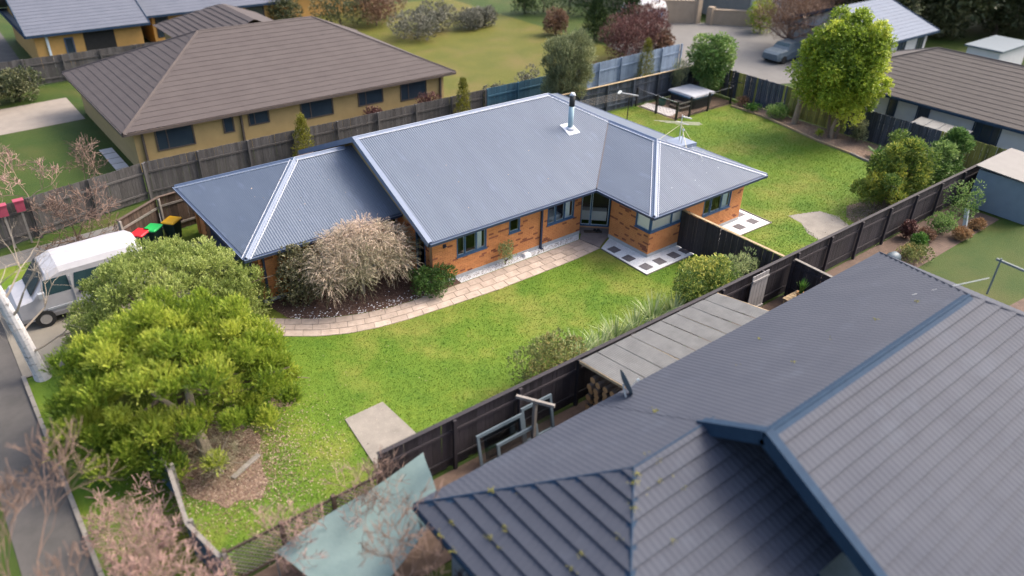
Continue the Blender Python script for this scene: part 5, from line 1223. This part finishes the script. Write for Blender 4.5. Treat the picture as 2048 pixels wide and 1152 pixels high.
# right hand garden
t = thing('lime_tree', 'tall lime green leafy tree by the back fence', 'tree', (31.95, .35, 0))
C, R = ellipsoid_clumps((31.7, .5, 4.25), (2.25, 2.45, 2.9), 76, .24); 
bush('', '', '', (31.95, .35, 0), 2, 2, 7, 'leaf_lime', n=17000, per=8, L=.13, Wd=.06, SL=.22, up=.35, shape=(C, R), root=t, crown='crown', bark='bark_pale', tr=.12, stems=10, z0=1.2, lean=.5, droop=.25, tintj=.18, shell=.45)
segs = wander((32.05, .1, 0), (31.7, .5, 2.6), .10, .06, 4, .05)+wander((31.9, .4, 0), (31.9, 1.1, 2.6), .11, .07, 4, .05)
quads_object('stem', seg_quads(segs, 8), 'bark', t)
t = thing('tree_trunk', 'thick pale bare trunk standing left of the lime green tree', 'tree', (32.35, 3.2, 0)); quads_object('trunk', seg_quads(wander((32.35, 3.2, -.05), (32.3, 3.1, 1.2), .22, .17, 3, .04)+wander((32.3, 3.1, 1.2), (32.1, 2.5, 3.2), .15, .08, 3, .05)+wander((32.3, 3.1, 1.2), (32.35, 3.5, 2.6), .12, .06, 3, .05), 9), 'bark_pale', t)
C, R = lobes((24.9, -6.9), [(U(-1.5, 2.2), U(-.8, .9), z, U(.35, .62)) for z in np.linspace(.5, 2.3, 34)]+[(U(-.9, 1.6), U(-.5, .6), z, U(.3, .5)) for z in np.linspace(2.2, 3.3, 13)])
bush('wattle_shrub', 'large bushy dark green shrub with golden tips near the right end of the black fence', 'shrub', (24.9, -6.9, 0), 2, 1.5, 3.4, 'leaf_wattle', n=9500, per=8, L=.09, Wd=.042, SL=.18, up=.4, shape=(C, R), crown='foliage', tr=.09, stems=12, z0=.4, tintj=.22, shell=.5)
C, R = lobes((29.2, -7.4), [(0, 0, 1.0, .8), (.7, .2, 1.6, .75), (-.7, .1, 1.5, .7), (.2, .2, 2.2, .65), (.8, -.2, 2.5, .5), (-.4, 0, 2.3, .5), (.5, 0, 2.9, .4), (1.2, .1, .9, .6), (-.9, 0, .7, .6)])
bush('wattle_shrub', 'smaller dense green shrub at the far right corner of the lawn', 'shrub', (29.2, -7.4, 0), 1.4, 1.1, 3, 'leaf_dense', n=5000, per=8, L=.09, Wd=.042, SL=.16, up=.4, shape=(C, R), tr=.08, stems=8, z0=.4, tintj=.2, shell=.5)
for (nm, lb, x, y, rx, h, lf, n) in (('hebe_shrub', 'low dark green shrub beside the pale trunk in the back bed', 32.2, 4.5, .75, .85, 'leaf_dense', 900), ('leafy_plant', 'low green plant at the left end of the back bed', 32.0, 6.2, .45, .45, 'leaf_fern', 350),
        ('spiky_shrub', 'upright grey green shrub right of the lime tree trunk', 32.5, -1.0, .45, 1.35, 'leaf_olive', 600), ('spiky_shrub', 'narrow grey green shrub behind the fern in the back bed', 32.6, -3.3, .35, 1.3, 'leaf_olive', 450),
        ('dry_bush', 'small dry bush at the corner of the pool fence', 32.4, 7.2, .4, .6, 'leaf_brown', 250), ('leafy_plant', 'small bright plant in the back bed below the lime tree', 31.5, .9, .2, .35, 'leaf_lime', 100)):
    bush(nm, lb, 'shrub', (x, y, 0), rx, rx, h, lf, n=n, per=6, L=.08, Wd=.035, SL=.14, up=.45, k=10, cr=.42, tr=.03)
flax('bright green fern in the back bed left of the bushy shrub', 31.2, -3.0, .75, 60, 'leaf_fern', .8, .06, 'fern', None); flax('small green fern beside the first in the back bed', 31.6, -3.9, .6, 45, 'leaf_fern', .8, .05, 'fern', None)
# far corner
t = thing('leafy_tree', 'dense round green tree behind the spa pool', 'tree', (32.2, 10.2, 0)); C, R = ellipsoid_clumps((32.2, 10.2, 2.55), (1.55, 1.4, 1.55), 30, .32); C2, R2_ = ellipsoid_clumps((32.0, 9.9, 1.1), (.8, .8, .8), 10, .4)
bush('', '', '', (32.2, 10.2, 0), 1, 1, 4, 'leaf_dense', n=5500, per=7, L=.12, Wd=.06, SL=.18, up=.35, shape=(np.concatenate([C, C2]), np.concatenate([R, R2_])), root=t, crown='crown', tr=.07, stems=10, z0=.8, droop=.2, tintj=.2, tb=.58)
bush('thin_shrub', 'thin upright grey green shrub between the spa pool and the far fence', 'shrub', (30.2, 11.15, 0), .62, .5, 2.75, 'leaf_olive', n=900, per=7, L=.07, Wd=.016, SL=.22, up=.8, k=14, cr=.42, tr=.03, z0=.2)
t = thing('olive_tree', 'upright silvery olive tree rising beyond the ridge of the blue roof', 'tree', (21.6, 12.9, 0)); C, R = ellipsoid_clumps((21.6, 12.9, 2.75), (1.7, 1.5, 2.35), 44, .27)
bush('', '', '', (21.6, 12.9, 0), 1, 1, 5, 'leaf_olive', n=11000, per=8, L=.10, Wd=.03, SL=.26, up=.62, shape=(C, R), root=t, crown='crown', tr=.08, stems=14, z0=.4, lean=.7, tintj=.18, shell=.45)
# columnar golden conifers
def cone(c, r, h, k=26, z0=.1, pw=.8):
    C, R = [], []
    for i in range(k):
        f = (i+.5)/k; a_ = i*2.399; q = r*(1-f**1.6)**pw*.62; C.append((c[0]+q*math.cos(a_), c[1]+q*math.sin(a_), z0+(h-z0)*f)); s = r*(.30+.30*(1-f)); R.append((s, s, s*1.25))
    return np.array(C), np.array(R)
for (x, y, r, h, lb) in ((4.15, 14.05, .62, 2.75, 'golden columnar conifer in front of the grey fence, nearest the garage'), (14.5, 14.3, .58, 2.9, 'golden columnar conifer in front of the grey fence, beyond the blue ridge'), (31.0, 14.9, .62, 2.9, 'golden columnar conifer in front of the pale blue fence')):
    bush('golden_conifer', lb, 'conifer', (x, y, 0), r, r, h, 'leaf_yellowcon', n=1500, per=7, L=.06, Wd=.025, SL=.12, up=.75, shape=cone((x, y), r, h), tr=.05, stems=3, crown='crown', group='golden columnar conifers')
# dark conifers and shrubs beyond the paddock
far = [(38.2, 37.5, 1.2, 3.6, 'slim dark conifer at the left end of the far conifer row'), (40.2, 37.0, 1.9, 5.2, 'broad dark conifer, second in the far row'), (42.0, 35.3, 2.0, 5.4, 'broad dark conifer, third in the far row'), (43.3, 33.2, 1.8, 5.0, 'broad dark conifer at the right end of the far row'), (36.6, 26.0, 1.15, 3.2, 'small dark conifer in front of the brown shrub'), (38.6, 25.4, 1.5, 5.0, 'tall dark conifer left of the caravan'), (39.6, 24.6, 1.1, 3.6, 'dark conifer next to the dark red shrubs')]
for (x, y, r, h, lb) in far:
    bush('dark_conifer', lb, 'conifer', (x, y, 0), r, r, h, 'leaf_conifer', n=1500, per=6, L=.13, Wd=.06, SL=.2, up=.6, shape=cone((x, y), r, h, 30, .1, 1.0), tr=.08, stems=3, crown='crown', group='dark conifers beyond the paddock')
for (x, y, r, h, lf, lb) in ((24.0, 34.5, 2.3, 2.3, 'leaf_greybush', 'arching grey shrub at the left edge of the paddock'), (27.0, 36.3, 1.9, 2.4, 'leaf_greybush', 'rounded grey shrub with brown base in the paddock row'), (30.0, 35.2, 1.6, 1.5, 'leaf_greybush', 'low grey brown shrub in the paddock row'), (31.7, 35.4, 1.2, 1.6, 'leaf_greybush', 'rightmost grey shrub of the paddock row'), (35.0, 29.3, 1.1, 2.0, 'leaf_brown', 'rusty brown shrub left of the small dark conifer'),
        (20.5, 41.5, 2.6, 3.0, 'leaf_far', 'wide dark olive shrub behind the brown tiled ridge'), (16.2, 43.0, 1.3, 3.2, 'leaf_far', 'dark olive shrub before the yellow wing'), (23.5, 40.5, 2.0, 3.2, 'leaf_brown', 'brown leafless looking shrub behind the arching grey shrub'), (25.5, 42.5, 2.5, 3.6, 'leaf_brown', 'tall brown thicket at the top of the paddock'),
        (-5.8, 34.4, 1.6, 2.0, 'leaf_far', 'dark green and brown bush beside the gravel drive'), (-8.2, 33.5, 1.3, 1.6, 'leaf_far', 'dark bush at the left edge by the gravel drive'), (-8.8, 52, 1.6, 3.2, 'leaf_conifer', 'dark green hedge bush at the top left corner'),
        (51.5, 19.8, 1.3, 2.9, 'leaf_lime', 'round yellow green ball topped shrub by the grey drive'), (37.0, 18.6, .8, 2.0, 'leaf_brown', 'orange brown shrub at the end of the pale blue fence'), (26.8, 16.3, .7, 1.5, 'leaf_brown', 'brown shrub just behind the pale blue fence'), (53, 29.5, 1.0, 1.4, 'leaf_fern', 'bright green shrub in front of the sand coloured house')):
    bush('garden_shrub', lb, 'shrub', (x, y, 0), r, r*.85, h, lf, n=1300, per=5, L=.14, Wd=.07, SL=.18, up=.35, k=20, cr=.36, tr=.06)
for (x, y, r, h, lb) in ((33.2, 19.6, 1.8, 3.6, 'dark red shrub above the pale blue fence, left of three'), (36.0, 20.2, 2.0, 4.0, 'dark red shrub above the pale blue fence, middle of three'), (38.3, 21.3, 1.6, 3.6, 'dark red shrub above the pale blue fence, right of three')):
    bush('red_shrub', lb, 'shrub', (x, y, 0), r, r, h, 'leaf_redbush', n=1900, per=6, L=.11, Wd=.05, SL=.22, up=.5, k=22, cr=.36, tr=.06, group='dark red shrubs')
for (x, y, r, h, lb) in ((9.9, 16.9, .8, 1.5, 'small dark red shrub under the windows of the cream house'), (13.6, 16.8, .9, 1.7, 'dark red shrub at the right end of the cream house wall')):
    bush('red_shrub', lb, 'shrub', (x, y, 0), r, r*.7, h, 'leaf_redbush', n=700, per=5, L=.09, Wd=.05, SL=.14, up=.4, k=12, cr=.4, tr=.04)
for (x, y, r, h, lb) in ((17.7, 15.6, .7, 1.9, 'greyish climber on top of the grey fence end'), (21.0, 16.1, 1.0, 2.3, 'grey brown bush above the teal fence')):
    bush('fence_shrub', lb, 'shrub', (x, y, 0), r, r*.6, h, 'leaf_greybush', n=600, per=5, L=.09, Wd=.05, SL=.14, up=.4, k=10, cr=.4, tr=.04)
# wood behind the white house
ti = 0
for (x, y, r, h) in ((61, 14, 3.2, 7.5), (65, 9.5, 3.4, 8), (70, 7, 3.6, 9), (66, 16, 3.5, 9), (72, 13, 3.8, 9.5), (76, 4, 3.6, 9), (78, 10, 4, 10), (70, -1, 3.0, 7.5), (75, -4, 3.6, 9), (62, 21, 3.2, 8), (69, 22, 3.6, 9), (82, 1, 4, 10), (84, 8, 4, 11), (60, 27, 2.8, 7)):
    words_ = ['behind the steel blue roof', 'right of the steel blue roof', 'above the flat shed', 'high behind the steel blue roof', 'at the top edge, middle of the wood', 'above the white house ridge', 'at the top edge, inner right', 'low at the right edge', 'at the right edge above the lawn', 'left of the steel blue ridge at the top', 'at the top edge, left part of the wood', 'furthest right in the wood', 'furthest back in the wood', 'by the pale garage roof']
    bush('broadleaf_tree', 'dark olive broadleaf tree '+words_[ti], 'tree', (x, y, 0), r, r, h, 'leaf_far', n=4200, per=5, L=.30, Wd=.17, SL=.35, up=.35, k=30, cr=.36, tr=.2, z0=.1, crown='crown', group='trees of the wood', tintj=.22); ti += 1
# right neighbour's garden
for (x, y, r, h, lf, lb) in ((26.7, -9.75, .95, 1.9, 'leaf_dense', 'tall clipped twin topped shrub beside the blue grey shed'), (24.6, -9.9, .62, 1.05, 'leaf_dense', 'egg shaped clipped green shrub in the border'), (22.2, -10.0, .38, .75, 'leaf_fern', 'small round bright green shrub in the border'), (21.3, -10.35, .75, .45, 'leaf_rose', 'low spreading green plant at the border edge'), (23.4, -9.8, .4, .5, 'leaf_brown', 'small orange brown plant in the border'), (24.9, -10.75, .45, .5, 'leaf_dry', 'straw coloured tuft at the lawn edge'), (26.6, -10.7, .35, .4, 'leaf_dry', 'yellow brown tuft near the shed'), (22.8, -9.2, .32, .9, 'leaf_redbush', 'purple leaved shrub against the black fence')):
    bush('border_shrub', lb, 'shrub', (x, y, 0), r, r*.9, h, lf, n=1000, per=5, L=.06, Wd=.035, SL=.08, up=.35, k=16, cr=.38, tr=.04)
rk = thing('border_rock', 'rounded grey rock in the garden border', 'rock', (20.3, -9.9, 0)); rr_ = []
for z, s in ((-.05, .9), (.12, 1), (.28, .8), (.38, .35)): rr_.append([(20.3+.42*s*math.cos(a_)*(1+.12*math.sin(3*a_)), -9.9+.3*s*math.sin(a_)*(1+.1*math.cos(2*a_+1)), z) for a_ in np.linspace(0, 6.283, 13)[:-1]])
loft(MB(), rr_).build('stone', 'dish_grey', rk, True)
bt = thing('statue_post', 'white slanted post between the clipped shrub and the shed', 'post', (26.2, -10.2, 0)); MB().bar((26.1, -10.35, 0), (26.3, -10.1, .9), .16, .16, 0, (0, 1, 0)).build('shaft', 'dish_pale', bt); MB().bar((26.1, -10.35, 0), (26.12, -10.32, .06), .3, .3, 0, (0, 1, 0)).build('foot', 'dish_pale', bt)
flax('potted spiky green plant on the timber table', 13.0, -9.9, .55, 30, 'leaf_fern', .35, .05, 'potted_plant', None, .98)
pt_ = thing('plant_pot', 'terracotta pot on the timber table', 'pot', (13.0, -9.9, .76)); MB().tube((13.0, -9.9, .762), (13.0, -9.9, .98), .11, .15, 14).build('pot_body', 'log_end', pt_); MB().tube((13.0, -9.9, .97), (13.0, -9.9, 1.01), .165, .165, 14).build('pot_rim', 'log_end', pt_)
bush('flower_clump', 'red flowering clump in the bare bed on the right lawn', 'plant', (21.8, -15.9, 0), .35, .35, .4, 'leaf_brown', n=200, per=5, L=.06, Wd=.04, k=6, tr=.02)

# ------------------------------------------------------------------ leafless shrubs and trees
gname = 'pink leafless shrubs outside the low blue fence'
for i, (x, y, H, sd, lb) in enumerate(((-10.0, -5.6, 1.7, 3, 'pink leafless shrub outside the low blue fence, furthest from the trellis'), (-9.9, -7.0, 1.7, 4, 'pink leafless shrub outside the low blue fence, second from the evergreen'), (-9.6, -8.5, 1.7, 5, 'pink leafless shrub outside the low blue fence, third from the evergreen'), (-10.5, -8.2, 1.7, 6, 'pink leafless shrub between the road and the low blue fence'), (-9.3, -9.7, 1.7, 8, 'pink leafless shrub at the trellis corner'))):
    bare('leafless_shrub', lb, 'shrub', (x, y, 0), H, .75, 'twig_pink', 4, 3, .022, (0, 0, 0), gname, 6, .30, .22, .0075, sd)
for i, (x, y, H, sd, lb, m) in enumerate(((-7.3, -9.3, 2.0, 9, 'spindly pink sapling behind the trellis, left', 'twig_pink'), (-5.9, -9.2, 2.2, 10, 'spindly pink sapling behind the trellis, middle', 'twig_pink'), (-4.7, -9.3, 2.0, 12, 'spindly pink sapling behind the trellis, right', 'twig_brown'))):
    bare('sapling', lb, 'shrub', (x, y, 0), H, .6, m, 4, 3, .022, (0, 0, 0), 'saplings behind the trellis', 2, .34, .35, .0065, sd)
bare('leafless_tree', 'bare brown tree at the bottom left corner over the road verge', 'tree', (-12.3, -8.0, 0), 4.2, .55, 'twig_brown', 5, 3, .06, (.08, -.05, 0), None, 1, .32, .25, .008, 21)
bare('leafless_tree', 'bare brown tree at the bottom edge beside the pink shrubs', 'tree', (-11.2, -10.2, 0), 4.2, .55, 'twig_brown', 5, 3, .06, (.05, .05, 0), None, 1, .32, .25, .008, 22)
bare('leafless_tree', 'bare reddish tree between the tarpaulin and the slate roof', 'tree', (-6.2, -12.3, 0), 3.2, .6, 'twig_brown', 5, 3, .05, (.1, 0, 0), None, 1, .32, .25, .007, 23)
bare('leafless_shrub', 'low tangled reddish shrub below the slate roof corner', 'shrub', (-5.0, -13.3, 0), 1.8, .8, 'twig_dark', 5, 3, .03, (0, 0, 0), None, 4, .3, .2, .007, 24)
for i, (x, y, H, sd, lb) in enumerate(((-8.3, 15.4, 3.4, 31, 'pinkish bare tree behind the grey fence at the left edge'), (-6.4, 15.8, 3.0, 32, 'pinkish bare tree behind the grey fence, nearer the cream house'), (-9.6, 18.0, 3.6, 33, 'pinkish bare tree on the left neighbour lawn'), (-7.4, 12.3, 2.6, 34, 'bare brown shrub in front of the grey fence by the drive'))):
    bare('leafless_tree', lb, 'tree', (x, y, 0), H, .62, 'twig_brown' if i != 0 else 'twig_pink', 5, 3, .045, (0, 0, 0), 'bare trees at the left edge', 1 if i != 3 else 4, .30, .22, .009, sd)
for i, (x, y, H, sd, lb) in enumerate(((46.6, 13.6, 5.0, 41, 'dense bare brown tree over the parked car'), (49.5, 15.4, 5.4, 42, 'bare brown tree behind the parked car'), (58.5, 17.5, 5.5, 43, 'bare brown tree left of the steel blue roof'))):
    bush('leafless_tree', lb, 'tree', (x, y, 0), 3.0, 3.0, H, 'leaf_brown', n=1500, per=9, L=.22, Wd=.02, SL=.5, up=.45, k=26, cr=.34, tr=.12, z0=.8, stems=16, bark='twig_brown', lean=.75, crown='twigs', shell=.3, tb=.35, group='bare brown trees beyond the drive')
# birch: painted pale leaning trunk rising out of the left edge
bi = thing('birch_tree', 'leaning white barked birch trunk at the left edge beside the driveway', 'tree', (-10.5, 2.76, 0))
quads_object('trunk', seg_quads([((-10.52, 2.76, -.05), (-10.56, 2.78, .3), .27, .22), ((-10.56, 2.78, .3), (-10.70, 2.84, 1.9), .22, .19), ((-10.70, 2.84, 1.9), (-10.95, 2.95, 4.2), .19, .15), ((-10.95, 2.95, 4.2), (-11.3, 3.2, 7.0), .15, .06)], 12), 'bark_birch', bi)
rg = np.random.default_rng(5); segs = []
def grow2(p, d, L_, r, dep):
    q = p
    for _ in range(3):
        d = nrm(d+rg.normal(size=3)*.16); e = q+d*L_/3; segs.append((q, e, r, r*.85)); q = e; r *= .85
    if dep:
        for c in range(3): grow2(q, nrm(d+rg.normal(size=3)*.5), L_*.68, r*.65, dep-1)
for (z, dx, dy, dz) in ((1.0, 1.0, -.25, .5), (1.7, .9, .3, .7), (2.4, .7, -.6, .6), (3.0, .9, .4, .9), (3.6, -.3, -.8, .9), (4.4, .6, .2, 1)): grow2(V3(-10.62-.07*z, 2.8, z), nrm(V3(dx, dy, dz)), 1.15, .045, 3)
quads_object('branches', seg_quads(segs, 4), 'twig_grey', bi)
